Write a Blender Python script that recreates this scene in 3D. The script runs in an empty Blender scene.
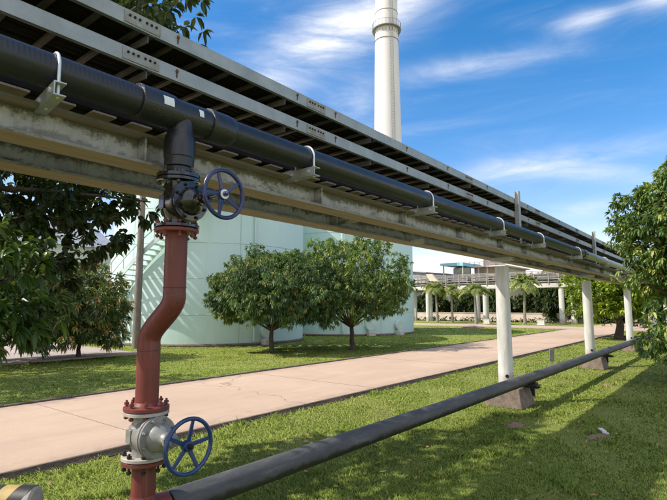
import bpy, math, random
import numpy as np
from mathutils import Vector, Matrix, Quaternion
R=math.radians; PI=math.pi
random.seed(7); rng=np.random.default_rng(7)
scn=bpy.context.scene
C=bpy.data.collections.new('scene'); scn.collection.children.link(C)

# ------------------------------------------------------------------ materials
def newmat(name):
    m=bpy.data.materials.new(name); m.use_nodes=True
    nt=m.node_tree; nt.nodes.clear()
    out=nt.nodes.new('ShaderNodeOutputMaterial'); b=nt.nodes.new('ShaderNodeBsdfPrincipled')
    nt.links.new(b.outputs[0],out.inputs[0])
    return m,nt,b,out
def N(nt,t,**k):
    n=nt.nodes.new(t)
    for a,v in k.items():
        if a.startswith('i_'): n.inputs[a[2:].replace('_',' ')].default_value=v
        else: setattr(n,a,v)
    return n
def noise(nt,vec,scale,detail=6,rough=.6,dist=0):
    n=N(nt,'ShaderNodeTexNoise'); n.inputs['Scale'].default_value=scale; n.inputs['Detail'].default_value=detail
    n.inputs['Roughness'].default_value=rough; n.inputs['Distortion'].default_value=dist
    if vec: nt.links.new(vec,n.inputs['Vector'])
    return n.outputs['Fac']
def ramp(nt,fac,stops,interp='LINEAR'):
    r=nt.nodes.new('ShaderNodeValToRGB'); r.color_ramp.interpolation=interp
    e=r.color_ramp.elements
    while len(e)<len(stops): e.new(.5)
    for i,(p,c) in enumerate(stops):
        e[i].position=p; e[i].color=(*c,1) if len(c)==3 else c
    nt.links.new(fac,r.inputs[0]); return r.outputs[0]
def mixc(nt,fac,a,b,mode='MIX'):
    m=N(nt,'ShaderNodeMix',data_type='RGBA',blend_type=mode)
    for s,v in ((m.inputs[0],fac),(m.inputs[6],a),(m.inputs[7],b)):
        if isinstance(v,(int,float)): s.default_value=v
        elif isinstance(v,tuple): s.default_value=(*v,1)
        else: nt.links.new(v,s)
    return m.outputs[2]
def math_(nt,op,a,b=None,c=None):
    m=N(nt,'ShaderNodeMath',operation=op)
    for s,v in zip(m.inputs,(a,b,c)):
        if v is None: continue
        if isinstance(v,(int,float)): s.default_value=v
        else: nt.links.new(v,s)
    return m.outputs[0]
def coords(nt,kind='Object',scale=(1,1,1)):
    if kind=='World': s=nt.nodes.new('ShaderNodeNewGeometry').outputs['Position']
    else: s=nt.nodes.new('ShaderNodeTexCoord').outputs[kind]
    mp=nt.nodes.new('ShaderNodeMapping'); mp.inputs['Scale'].default_value=scale
    nt.links.new(s,mp.inputs[0]); return mp.outputs[0]
def bump(nt,b,h,strength=.3,dist=.01):
    n=nt.nodes.new('ShaderNodeBump'); n.inputs['Strength'].default_value=strength; n.inputs['Distance'].default_value=dist
    nt.links.new(h,n.inputs['Height']); nt.links.new(n.outputs[0],b.inputs['Normal'])
def simple(name,c1,c2=None,scale=8,rough=.5,metal=0,bmp=.2,bdist=.004,dirt=None,dirt_amt=.5,stretch=(1,1,1),spec=.5,coat=0):
    m,nt,b,o=newmat(name)
    v=coords(nt,'World',stretch)
    f=noise(nt,v,scale,8,.65)
    c2=c2 or tuple(x*.75 for x in c1)
    col=ramp(nt,f,[(.35,c2),(.65,c1)])
    if dirt:
        f2=noise(nt,v,scale*.35,8,.7,.5)
        r=ramp(nt,f2,[(.5,(0,0,0)),(.72,(dirt_amt,)*3)])
        col=mixc(nt,r,col,dirt)
    nt.links.new(col,b.inputs['Base Color'])
    b.inputs['Metallic'].default_value=metal
    b.inputs['Specular IOR Level'].default_value=spec
    b.inputs['Coat Weight'].default_value=coat
    rr=N(nt,'ShaderNodeMapRange'); nt.links.new(f,rr.inputs[0]); rr.inputs[3].default_value=max(0,rough-.12); rr.inputs[4].default_value=min(1,rough+.12)
    nt.links.new(rr.outputs[0],b.inputs['Roughness'])
    if bmp: bump(nt,b,noise(nt,v,scale*5,6,.6),bmp,bdist)
    return m

M={}
# black polyethylene pipe with faint circumferential ripple
def pipe_mat():
    m,nt,b,o=newmat('black_plastic_pipe')
    v=coords(nt,'World')
    w=N(nt,'ShaderNodeTexWave',wave_type='BANDS',bands_direction='X'); nt.links.new(v,w.inputs['Vector'])
    w.inputs['Scale'].default_value=14; w.inputs['Distortion'].default_value=.6; w.inputs['Detail'].default_value=2
    f=noise(nt,v,3,8,.7)
    col=ramp(nt,f,[(.3,(.012,.014,.018)),(.62,(.022,.025,.032)),(.8,(.05,.05,.052))])
    nt.links.new(col,b.inputs['Base Color'])
    nt.links.new(ramp(nt,noise(nt,v,9,6,.7),[(.3,(.3,)*3),(.7,(.46,)*3)]),b.inputs['Roughness'])
    h=math_(nt,'ADD',math_(nt,'MULTIPLY',w.outputs['Fac'],.5),noise(nt,v,30,4))
    bump(nt,b,h,.25,.003)
    return m
M['pipe']=pipe_mat()
M['wrap']=simple('black_shrink_wrap',(.02,.021,.026),(.010,.011,.014),18,.33,bmp=.6,bdist=.006,coat=.2)
M['blackpaint']=simple('glossy_black_paint',(.012,.012,.016),(.006,.006,.008),25,.2,bmp=.25,bdist=.003,coat=.6)
M['redpaint']=simple('oxide_red_paint',(.19,.036,.029),(.14,.027,.022),5,.5,bmp=.3,bdist=.003,dirt=(.10,.05,.038),dirt_amt=.8)
def wear(m,chip,chipcol,runcol):
    nt=m.node_tree; b=[n for n in nt.nodes if n.type=='BSDF_PRINCIPLED'][0]; src=b.inputs['Base Color'].links[0].from_socket
    v=coords(nt,'World'); n1=noise(nt,v,34,8,.75); n0=noise(nt,v,4,4,.6)
    k=math_(nt,'ADD',n1,math_(nt,'MULTIPLY',math_(nt,'SUBTRACT',n0,.5),.45))
    c=mixc(nt,ramp(nt,k,[(chip,(0,)*3),(chip+.025,(1,)*3)]),src,chipcol)
    r=noise(nt,coords(nt,'World',(14,14,.7)),3,7,.7)
    c=mixc(nt,ramp(nt,r,[(.54,(0,)*3),(.72,(.45,)*3)]),c,runcol)
    nt.links.new(c,b.inputs['Base Color'])
wear(M['redpaint'],.66,(.06,.025,.018),(.26,.13,.10))
M['silver']=simple('silver_grey_paint',(.33,.33,.315),(.23,.23,.22),12,.42,metal=.25,bmp=.35,bdist=.003,dirt=(.2,.17,.14),dirt_amt=.6)
M['whitegasket']=simple('pale_flange_paint',(.46,.44,.39),(.34,.31,.27),20,.6,dirt=(.25,.2,.16))
M['bluewheel']=simple('blue_paint',(.008,.045,.17),(.006,.03,.12),30,.3,coat=.3,dirt=(.03,.04,.06),dirt_amt=.5)
M['purplewheel']=simple('dark_blue_paint',(.014,.022,.12),(.010,.014,.08),30,.3,coat=.3)
wear(M['bluewheel'],.68,(.05,.05,.055),(.05,.08,.14)); wear(M['silver'],.68,(.12,.075,.05),(.20,.17,.13)); wear(M['purplewheel'],.69,(.04,.04,.05),(.05,.05,.13))
M['bolt']=simple('dark_bolt',(.05,.035,.035),(.025,.015,.015),40,.5,metal=.5)
M['galv']=simple('galvanised_steel',(.50,.51,.50),(.36,.37,.37),14,.45,metal=.35,bmp=.15,bdist=.002,dirt=(.2,.17,.14),dirt_amt=.4)
M['ubolt']=simple('bright_zinc',(.8,.82,.84),(.66,.68,.7),20,.35,metal=.3)
M['sticker']=simple('white_sticker',(.78,.8,.8),(.7,.71,.72),30,.5)
M['cable']=simple('black_cable_sheath',(.028,.024,.021),(.014,.012,.011),5,.85,spec=.2)
M['bottompipe']=None
def bottom_mat():
    m,nt,b,o=newmat('dusty_grey_pipe')
    v=coords(nt,'World',(1,1,1)); vs=coords(nt,'World',(.6,3,3))
    f=noise(nt,v,7,10,.75); f2=noise(nt,vs,5,8,.7)
    base=ramp(nt,f2,[(.3,(.048,.048,.050)),(.55,(.085,.083,.083)),(.75,(.17,.163,.155))])
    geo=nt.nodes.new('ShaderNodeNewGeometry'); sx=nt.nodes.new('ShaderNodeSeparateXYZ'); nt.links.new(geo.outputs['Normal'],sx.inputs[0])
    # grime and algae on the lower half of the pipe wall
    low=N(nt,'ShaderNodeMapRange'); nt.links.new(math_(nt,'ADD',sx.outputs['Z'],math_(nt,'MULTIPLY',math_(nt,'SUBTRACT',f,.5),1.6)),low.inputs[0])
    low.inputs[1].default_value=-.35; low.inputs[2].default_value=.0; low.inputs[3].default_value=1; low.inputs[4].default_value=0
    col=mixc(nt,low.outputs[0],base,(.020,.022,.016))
    nt.links.new(col,b.inputs['Base Color']); b.inputs['Roughness'].default_value=.62
    bump(nt,b,noise(nt,v,60,6,.7),.5,.004)
    return m
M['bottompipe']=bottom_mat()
# weathered beam paint with moss
def beam_mat():
    m,nt,b,o=newmat('weathered_beam_paint')
    v=coords(nt,'World'); vs=coords(nt,'World',(3,3,.5))
    f=noise(nt,v,4,10,.7); f2=noise(nt,v,26,8,.75); st=noise(nt,vs,7,8,.7)
    col=ramp(nt,f,[(.3,(.34,.325,.31)),(.5,(.46,.45,.44)),(.75,(.57,.56,.55))])
    col=mixc(nt,ramp(nt,st,[(.50,(0,)*3),(.68,(.55,)*3)]),col,(.22,.20,.17))
    mt=noise(nt,coords(nt,'World',(1,1,2.2)),3.3,9,.8,.4)
    col=mixc(nt,ramp(nt,mt,[(.55,(0,)*3),(.63,(.8,)*3)]),col,(.085,.078,.058))
    # algae: upper part of the web, broken up by noise
    p=nt.nodes.new('ShaderNodeNewGeometry'); s=nt.nodes.new('ShaderNodeSeparateXYZ'); nt.links.new(p.outputs['Position'],s.inputs[0])
    z=math_(nt,'ADD',s.outputs['Z'],math_(nt,'MULTIPLY',math_(nt,'SUBTRACT',noise(nt,v,2.6,8,.75),.5),.20))
    z=math_(nt,'ADD',z,math_(nt,'MULTIPLY',math_(nt,'SUBTRACT',f2,.5),.16))
    mr=N(nt,'ShaderNodeMapRange'); nt.links.new(z,mr.inputs[0]); mr.inputs[1].default_value=2.525; mr.inputs[2].default_value=2.56
    mr2=N(nt,'ShaderNodeMapRange'); nt.links.new(z,mr2.inputs[0]); mr2.inputs[1].default_value=2.485; mr2.inputs[2].default_value=2.46
    ms=math_(nt,'MAXIMUM',math_(nt,'MULTIPLY',mr.outputs[0],.92),math_(nt,'MULTIPLY',mr2.outputs[0],.55))
    col=mixc(nt,math_(nt,'MULTIPLY',ms,.9),col,(.065,.062,.034))
    # undersides: dusty rust brown, with pink bounce light off the road painted in
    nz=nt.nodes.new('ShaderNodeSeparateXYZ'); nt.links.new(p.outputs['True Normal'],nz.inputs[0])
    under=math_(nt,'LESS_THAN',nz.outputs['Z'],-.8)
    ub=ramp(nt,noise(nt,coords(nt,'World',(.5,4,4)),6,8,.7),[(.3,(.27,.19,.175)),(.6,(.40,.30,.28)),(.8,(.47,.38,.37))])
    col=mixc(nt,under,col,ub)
    nt.links.new(col,b.inputs['Base Color']); b.inputs['Roughness'].default_value=.75
    bump(nt,b,f2,.4,.004)
    return m
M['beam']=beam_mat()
M['rail']=simple('grey_tray_rail_paint',(.38,.41,.43),(.28,.305,.32),5,.5,metal=.15,dirt=(.30,.25,.21),dirt_amt=.45,stretch=(1,1,1))
M['rust']=simple('rusty_plate',(.33,.345,.355),(.25,.23,.21),22,.7,dirt=(.16,.06,.03),dirt_amt=.8)
M['rustbolt']=simple('rust_brown_bolt',(.20,.08,.04),(.08,.035,.02),60,.8)
M['hole']=simple('dark_hole',(.01,.01,.01),(.006,.006,.006),20,.9)
M['rung']=simple('grey_rung_paint',(.15,.14,.135),(.09,.082,.078),9,.6,dirt=(.12,.09,.07),dirt_amt=.6)
M['slat']=simple('tan_slat',(.33,.25,.20),(.20,.15,.12),9,.7,dirt=(.12,.09,.07),dirt_amt=.6)
M['column_']=simple('whitewashed_column',(.66,.66,.63),(.54,.53,.5),5,.7,bmp=.3,bdist=.004,dirt=(.38,.35,.30),dirt_amt=.6,stretch=(3,3,.6))
def column_mat():
    m=M.pop('column_'); nt=m.node_tree; b=[n for n in nt.nodes if n.type=='BSDF_PRINCIPLED'][0]
    src=b.inputs['Base Color'].links[0].from_socket
    p=nt.nodes.new('ShaderNodeNewGeometry'); s=nt.nodes.new('ShaderNodeSeparateXYZ'); nt.links.new(p.outputs['Position'],s.inputs[0])
    z=math_(nt,'ADD',s.outputs['Z'],math_(nt,'MULTIPLY',noise(nt,coords(nt,'World',(3,3,1)),6,8,.75),-.45))
    mr=N(nt,'ShaderNodeMapRange'); nt.links.new(z,mr.inputs[0]); mr.inputs[1].default_value=.10; mr.inputs[2].default_value=.30; mr.inputs[3].default_value=.55; mr.inputs[4].default_value=0
    st=noise(nt,coords(nt,'World',(6,6,.4)),4,8,.75)
    c=mixc(nt,ramp(nt,st,[(.55,(0,)*3),(.7,(.5,)*3)]),src,(.36,.34,.30))
    c=mixc(nt,mr.outputs[0],c,(.30,.22,.15)); nt.links.new(c,b.inputs['Base Color']); return m
M['column']=column_mat()
M['concrete']=simple('stained_concrete',(.25,.19,.15),(.13,.10,.08),7,.9,bmp=.8,bdist=.012,dirt=(.06,.045,.035),dirt_amt=.7)
def noisec(nt,v,sc):
    n=N(nt,'ShaderNodeTexNoise'); n.inputs['Scale'].default_value=sc; n.inputs['Detail'].default_value=6; nt.links.new(v,n.inputs['Vector']); return n.outputs['Color']
def mixv(nt,a,b):
    m=N(nt,'ShaderNodeVectorMath',operation='ADD'); nt.links.new(a,m.inputs[0]); nt.links.new(b,m.inputs[1]); return m.outputs[0]
def road_mat():
    m,nt,b,o=newmat('pink_concrete_road')
    v=coords(nt,'World')
    f=noise(nt,v,.5,10,.65); f2=noise(nt,v,60,4,.7); f3=noise(nt,coords(nt,'World',(.25,1,1)),1.3,8,.7,.6)
    col=ramp(nt,f,[(.3,(.50,.355,.25)),(.7,(.60,.435,.31))])
    col=mixc(nt,ramp(nt,f3,[(.46,(0,)*3),(.72,(.6,)*3)]),col,(.42,.30,.215))
    f4=noise(nt,v,3.2,9,.75,.8)
    col=mixc(nt,ramp(nt,f4,[(.56,(0,)*3),(.70,(.45,)*3)]),col,(.34,.25,.185))
    f5=noise(nt,coords(nt,'World',(.12,2.2,1)),1.1,7,.7,.3)
    col=mixc(nt,ramp(nt,f5,[(.52,(0,)*3),(.7,(.35,)*3)]),col,(.36,.27,.21))
    # dirt washed to the slab edges
    p=nt.nodes.new('ShaderNodeNewGeometry'); sp_=nt.nodes.new('ShaderNodeSeparateXYZ'); nt.links.new(p.outputs['Position'],sp_.inputs[0])
    ed=math_(nt,'ABSOLUTE',math_(nt,'SUBTRACT',sp_.outputs['Y'],7.05))
    ed=math_(nt,'ADD',ed,math_(nt,'MULTIPLY',math_(nt,'SUBTRACT',f4,.5),1.3))
    mr=N(nt,'ShaderNodeMapRange'); nt.links.new(ed,mr.inputs[0]); mr.inputs[1].default_value=1.35; mr.inputs[2].default_value=1.80; mr.inputs[4].default_value=.6
    col=mixc(nt,mr.outputs[0],col,(.30,.215,.155))
    cr=N(nt,'ShaderNodeTexVoronoi',feature='DISTANCE_TO_EDGE'); nt.links.new(mixv(nt,v,noisec(nt,v,1.5)),cr.inputs['Vector']); cr.inputs['Scale'].default_value=.16
    col=mixc(nt,ramp(nt,cr.outputs['Distance'],[(.0,(.7,)*3),(.0016,(0,)*3)]),col,(.2,.15,.11))
    col=mixc(nt,ramp(nt,f2,[(.3,(.25,)*3),(.6,(0,)*3)]),col,(.30,.23,.18))
    nt.links.new(col,b.inputs['Base Color']); b.inputs['Roughness'].default_value=.85
    bump(nt,b,f2,.35,.004); return m
M['road']=road_mat()
M['roadedge']=simple('dirt_stained_edge',(.075,.056,.042),(.03,.024,.018),10,.95,bmp=.8,bdist=.02)
M['kerb']=simple('old_kerb',(.20,.15,.12),(.07,.055,.045),5,.9,bmp=.6,bdist=.01)
M['joint']=simple('joint_sealant',(.36,.26,.20),(.26,.19,.15),5,.9)
M['path']=simple('path_concrete',(.46,.36,.30),(.36,.28,.235),2,.85)
M['yard']=simple('yard_paving',(.44,.36,.32),(.33,.27,.24),1.5,.9)
M['asphalt']=simple('far_road',(.50,.36,.30),(.42,.30,.25),1.5,.9)
def lawn_mat():
    m,nt,b,o=newmat('lawn_soil_and_thatch')
    v=coords(nt,'World')
    big=noise(nt,v,.35,6,.6); f=noise(nt,v,2.4,10,.75); fine=noise(nt,v,45,6,.8)
    g=ramp(nt,fine,[(.25,(.17,.20,.05)),(.5,(.31,.36,.085)),(.78,(.44,.47,.13))])
    y=ramp(nt,fine,[(.25,(.13,.115,.04)),(.7,(.28,.25,.10))])
    col=mixc(nt,ramp(nt,big,[(.42,(0,)*3),(.65,(.4,)*3)]),g,y)
    col=mixc(nt,ramp(nt,f,[(.60,(0,)*3),(.72,(.7,)*3)]),col,(.10,.065,.035))
    nt.links.new(col,b.inputs['Base Color']); b.inputs['Roughness'].default_value=.95; b.inputs['Specular IOR Level'].default_value=.1
    bump(nt,b,fine,1,.04); return m
M['lawn']=lawn_mat()
M['dirt']=simple('bare_dirt',(.36,.25,.15),(.22,.14,.085),12,.95,bmp=.8,bdist=.02)
M['mint']=None
def tank_mat():
    m,nt,b,o=newmat('mint_green_tank_paint')
    v=coords(nt,'World'); vs=coords(nt,'World',(4,4,.35))
    f=noise(nt,v,.6,8,.6); st=noise(nt,vs,1.6,8,.7)
    col=ramp(nt,f,[(.3,(.54,.725,.70)),(.7,(.60,.77,.745))])
    col=mixc(nt,ramp(nt,st,[(.5,(0,)*3),(.75,(.4,)*3)]),col,(.48,.63,.56))
    rs=noise(nt,coords(nt,'World',(5,5,.22)),2.3,8,.75)
    col=mixc(nt,ramp(nt,rs,[(.60,(0,)*3),(.74,(.5,)*3)]),col,(.42,.42,.33))
    sp=noise(nt,v,5,6,.7); col=mixc(nt,ramp(nt,sp,[(.68,(0,)*3),(.74,(.55,)*3)]),col,(.34,.30,.22))
    nt.links.new(col,b.inputs['Base Color']); b.inputs['Roughness'].default_value=.55
    bump(nt,b,noise(nt,v,1.2,3),.35,.04); return m
M['mint']=tank_mat()
M['seam']=simple('tank_weld_seam',(.46,.60,.53),(.38,.50,.44),5,.6)
M['mintlight']=simple('pale_mint_rail',(.62,.74,.69),(.52,.64,.6),5,.5)
M['chimney']=simple('chimney_white',(.82,.77,.81),(.72,.67,.71),.25,.7,dirt=(.5,.45,.42),dirt_amt=.5,stretch=(1,1,.12))
M['chimneyband']=simple('chimney_band',(.28,.27,.27),(.2,.19,.19),2,.7)
M['farwhite']=simple('far_white_wall',(.62,.60,.55),(.48,.46,.42),.6,.8,dirt=(.4,.36,.31))
M['fartan']=simple('far_tan_wall',(.74,.64,.55),(.60,.49,.41),.5,.8,dirt=(.34,.25,.2))
M['fargrey']=simple('far_grey_steel',(.42,.42,.40),(.30,.30,.29),1.2,.7,dirt=(.2,.17,.14))
M['farrail']=simple('far_grey_rail',(.34,.32,.29),(.20,.19,.17),1.5,.7)
M['fardark']=simple('far_dark_pipework',(.09,.085,.08),(.05,.048,.045),1.5,.7)
M['farroof']=simple('grey_sheet_roof',(.34,.36,.40),(.26,.28,.31),.8,.6)
M['blueroof']=simple('light_blue_sheet_roof',(.34,.66,.76),(.28,.56,.66),1,.5)
M['darkgap']=simple('dark_interior',(.03,.032,.034),(.02,.02,.02),2,.9)
M['pole']=simple('old_pole',(.27,.23,.20),(.15,.125,.105),6,.9,bmp=.6,bdist=.01,stretch=(3,3,.5))
M['bark']=simple('grey_brown_bark',(.13,.10,.078),(.055,.042,.032),9,.9,bmp=1,bdist=.02,stretch=(2,2,.6))
M['signplate']=simple('grey_sign_plate',(.20,.21,.22),(.13,.135,.14),12,.5)
M['litter']=simple('white_litter',(.75,.75,.72),(.6,.6,.57),20,.7)
M['hazy_yellow']=simple('worn_yellow_paint',(.50,.36,.13),(.36,.26,.10),14,.6,dirt=(.2,.16,.1),dirt_amt=.6)
M['hazy_black']=simple('worn_black_paint',(.028,.028,.032),(.018,.018,.02),14,.5)
M['palmtrunk']=simple('palm_bark',(.30,.27,.22),(.18,.16,.13),6,.9)

def leaf_mat(name,stops,rough=.42,trans=.28,spec=.5):
    """stops: colour of leaves by their age, read from the per-leaf 'tint' attribute"""
    m,nt,b,o=newmat(name)
    a=N(nt,'ShaderNodeAttribute',attribute_name='tint')
    col=ramp(nt,a.outputs['Fac'],stops)
    nt.links.new(col,b.inputs['Base Color']); b.inputs['Roughness'].default_value=rough; b.inputs['Specular IOR Level'].default_value=spec
    t=nt.nodes.new('ShaderNodeBsdfTranslucent'); mx=nt.nodes.new('ShaderNodeMixShader'); mx.inputs[0].default_value=trans
    tc=mixc(nt,.6,col,(.30,.42,.04),'MIX'); 
    nt.links.new(tc,t.inputs[0]); nt.links.new(b.outputs[0],mx.inputs[1]); nt.links.new(t.outputs[0],mx.inputs[2]); nt.links.new(mx.outputs[0],o.inputs[0])
    return m
M['mango']=leaf_mat('mango_leaf',[(0,(.034,.078,.030)),(.45,(.078,.150,.052)),(.8,(.165,.265,.085)),(.95,(.26,.29,.07)),(1,(.36,.30,.10))],.5,.2)
M['mango2']=leaf_mat('lighter_mango_leaf',[(0,(.038,.082,.026)),(.4,(.082,.155,.042)),(.75,(.175,.275,.065)),(1,(.42,.46,.12))],.48,.26)
M['dark']=leaf_mat('dark_glossy_leaf',[(0,(.018,.034,.010)),(.6,(.032,.060,.016)),(.95,(.055,.095,.022)),(1,(.10,.09,.03))],.4,.12)
M['fresh']=leaf_mat('fresh_green_leaf',[(0,(.022,.050,.012)),(.5,(.040,.092,.020)),(.85,(.07,.15,.03)),(1,(.15,.25,.04))],.36,.2)
M['redtip']=leaf_mat('red_tipped_leaf',[(0,(.045,.08,.028)),(.5,(.09,.14,.045)),(.75,(.2,.27,.06)),(.87,(.48,.45,.12)),(1,(.46,.24,.11))],.4,.2)
M['lime']=leaf_mat('lime_green_leaf',[(0,(.08,.14,.02)),(.4,(.18,.27,.03)),(.8,(.30,.40,.045)),(1,(.42,.48,.07))],.45,.3)
M['wood']=leaf_mat('distant_dark_leaf',[(0,(.014,.028,.010)),(.5,(.028,.050,.015)),(1,(.07,.11,.025))],.6,.15)
M['woodlight']=leaf_mat('distant_green_leaf',[(0,(.035,.065,.015)),(.5,(.075,.12,.025)),(1,(.15,.2,.04))],.6,.2)
M['palmleaf']=leaf_mat('palm_leaf',[(0,(.15,.20,.05)),(.5,(.27,.34,.09)),(.85,(.42,.45,.14)),(1,(.30,.24,.10))],.45,.3)
M['grass']=leaf_mat('grass_blade',[(0,(.17,.25,.045)),(.4,(.30,.385,.075)),(.75,(.45,.50,.12)),(.92,(.56,.53,.20)),(1,(.58,.47,.26))],.7,.25,.1)

# ------------------------------------------------------------------ mesh helpers
class MB:
    def __init__(s): s.v=[]; s.f=[]
    def add(s,vs,fs):
        o=len(s.v); s.v+= [tuple(p) for p in vs]; s.f+=[tuple(i+o for i in f) for f in fs]; return s
    def box(s,c,d,rz=0,rot=None):
        x,y,z=(k/2 for k in d)
        vs=[Vector((a*x,b*y,e*z)) for a in(-1,1) for b in(-1,1) for e in(-1,1)]
        m=rot if rot else Matrix.Rotation(rz,3,'Z')
        c=Vector(c)
        return s.add([m@v+c for v in vs],[(0,1,3,2),(4,6,7,5),(0,4,5,1),(2,3,7,6),(0,2,6,4),(1,5,7,3)])
    def tube(s,pts,r,n=16,caps=True):
        pts=[Vector(p) for p in pts]; k=len(pts)
        rs=r if isinstance(r,(list,tuple)) else [r]*k
        t=[(pts[min(i+1,k-1)]-pts[max(i-1,0)]).normalized() for i in range(k)]
        a=Vector((0,0,1)) if abs(t[0].z)<.9 else Vector((1,0,0))
        u=t[0].cross(a).normalized(); vs=[]
        for i in range(k):
            u=(u-t[i]*u.dot(t[i])).normalized(); w=t[i].cross(u)
            for j in range(n):
                an=2*PI*j/n; vs.append(pts[i]+(u*math.cos(an)+w*math.sin(an))*rs[i])
        fs=[(i*n+j,i*n+(j+1)%n,(i+1)*n+(j+1)%n,(i+1)*n+j) for i in range(k-1) for j in range(n)]
        if caps: fs.append(tuple(range(n-1,-1,-1))); fs.append(tuple((k-1)*n+j for j in range(n)))
        return s.add(vs,fs)
    def cyl(s,a,b,r,r2=None,n=20): return s.tube([a,b],[r,r2 if r2 is not None else r],n)
    def lathe(s,o,axis,prof,n=28):
        o=Vector(o); ax=Vector(axis).normalized()
        return s.tube2([o+ax*h for h,_ in prof],[r for _,r in prof],ax,n)
    def tube2(s,pts,rs,ax,n):
        a=Vector((0,0,1)) if abs(ax.z)<.9 else Vector((1,0,0))
        u=ax.cross(a).normalized(); w=ax.cross(u); vs=[]; k=len(pts)
        for p,r in zip(pts,rs):
            for j in range(n):
                an=2*PI*j/n; vs.append(p+(u*math.cos(an)+w*math.sin(an))*r)
        fs=[(i*n+j,i*n+(j+1)%n,(i+1)*n+(j+1)%n,(i+1)*n+j) for i in range(k-1) for j in range(n)]
        fs.append(tuple(range(n-1,-1,-1))); fs.append(tuple((k-1)*n+j for j in range(n)))
        return s.add(vs,fs)
    def torus(s,c,axis,RR,r,n=48,m=12,a0=0,a1=2*PI,sq=1):
        c=Vector(c); ax=Vector(axis).normalized(); a=Vector((0,0,1)) if abs(ax.z)<.9 else Vector((1,0,0))
        u=ax.cross(a).normalized(); w=ax.cross(u); vs=[]
        full=abs(a1-a0-2*PI)<1e-6; k=n if full else n+1
        for i in range(k):
            an=a0+(a1-a0)*i/n; d=u*math.cos(an)+w*math.sin(an)
            for j in range(m):
                b=2*PI*j/m; vs.append(c+d*(RR+r*math.cos(b))+ax*(r*sq*math.sin(b)))
        fs=[(i*m+j,((i+1)%k)*m+j,((i+1)%k)*m+(j+1)%m,i*m+(j+1)%m) for i in range(n) for j in range(m)]
        return s.add(vs,fs)
    def extrude(s,poly,axis,a,b):
        """poly of 2-D points extruded along x ('x': poly=(y,z)) or y ('y': poly=(x,z)) or z"""
        def P(p,t): return (t,p[0],p[1]) if axis=='x' else ((p[0],t,p[1]) if axis=='y' else (p[0],p[1],t))
        n=len(poly); vs=[P(p,a) for p in poly]+[P(p,b) for p in poly]
        fs=[(i,(i+1)%n,n+(i+1)%n,n+i) for i in range(n)]+[tuple(range(n-1,-1,-1)),tuple(range(n,2*n))]
        return s.add(vs,fs)
    def build(s,name,mat,parent=None,angle=35,bevel=0,local=False):
        me=bpy.data.meshes.new(name); me.from_pydata(s.v,[],s.f); me.update()
        import bmesh
        bm=bmesh.new(); bm.from_mesh(me); bmesh.ops.recalc_face_normals(bm,faces=bm.faces); bm.to_mesh(me); bm.free()
        me.shade_smooth(); me.set_sharp_from_angle(angle=R(angle))
        if isinstance(mat,str): mat=M[mat]
        me.materials.append(mat)
        o=bpy.data.objects.new(name,me); C.objects.link(o)
        if parent:
            o.parent=parent
            if not local:
                b=parent; off=Vector((0,0,0))
                while b: off+=b.location; b=b.parent
                for v in me.vertices: v.co-=off
        if bevel:
            bv=o.modifiers.new('bevel','BEVEL'); bv.width=bevel; bv.segments=2; bv.limit_method='ANGLE'; bv.angle_limit=R(40)
        return o
def thing(name,label,cat,loc=(0,0,0),group=None):
    o=bpy.data.objects.new(name,None); C.objects.link(o); o.location=loc; o.empty_display_size=.2
    o['label']=label; o['category']=cat
    if group: o['group']=group
    return o
def tag(o,label,cat,group=None,kind=None):
    o['label']=label; o['category']=cat
    if group: o['group']=group
    if kind: o['kind']=kind
    return o
def struct(o): o['kind']='structure'; return o
def dup(o,parent=None,loc=None,label=None):
    c=o.copy(); C.objects.link(c); c.parent=parent
    if loc is not None: c.location=loc
    if label: c['label']=label
    for ch in [x for x in C.objects if x.parent==o]: dup(ch,c)
    return c

# ------------------------------------------------------------------ leaves
def leaf_mesh(name,base,dirs,L,W,tint,mat,parent=None,droop=.3,fold=.25,seg=2,off=(0,0,0)):
    n=len(base); d=dirs/np.linalg.norm(dirs,axis=1,keepdims=True)
    up=np.tile([0,0,1.],(n,1))+rng.normal(0,.35,(n,3))
    side=np.cross(d,up); side/=np.linalg.norm(side,axis=1,keepdims=True)+1e-9
    nor=np.cross(side,d)
    L=L[:,None]; W=W[:,None]
    def P(t,w,h): # along, width, fold height
        p=base+d*L*t; p=p+side*W*w+nor*W*h; p=p-np.array([0,0,1.])*L*droop*t*t
        return p
    if seg==1:
        vs=np.stack([P(0,0,0),P(.5,-.5,fold),P(1,0,0),P(.5,.5,fold)],1); k=4
        fs=np.array([[0,1,2],[0,2,3]])
    else:
        vs=np.stack([P(0,0,0),P(.33,0,0),P(.7,0,0),P(1,0,0),P(.33,-.5,fold),P(.7,-.4,fold),P(.33,.5,fold),P(.7,.4,fold)],1); k=8
        fs=np.array([[0,4,1],[0,1,6],[1,4,5],[1,5,2],[1,2,7],[1,7,6],[2,5,3],[2,3,7]])
    vs=vs.reshape(-1,3)-np.array(off); nf=len(fs)
    F=(fs[None]+ (np.arange(n)*k)[:,None,None]).reshape(-1,3)
    me=bpy.data.meshes.new(name)
    me.vertices.add(len(vs)); me.vertices.foreach_set('co',vs.ravel())
    me.loops.add(F.size); me.loops.foreach_set('vertex_index',F.ravel().astype(np.int32))
    me.polygons.add(len(F)); me.polygons.foreach_set('loop_start',np.arange(0,F.size,3,dtype=np.int32))
    me.update(calc_edges=True)
    if seg>1: me.polygons.foreach_set('use_smooth',np.ones(len(F),bool))
    at=me.attributes.new('tint','FLOAT','FACE'); at.data.foreach_set('value',np.repeat(np.clip(tint,0,1),nf).astype(np.float32))
    me.materials.append(M[mat]); me.validate()
    o=bpy.data.objects.new(name,me); C.objects.link(o)
    if parent: o.parent=parent
    return o
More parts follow.
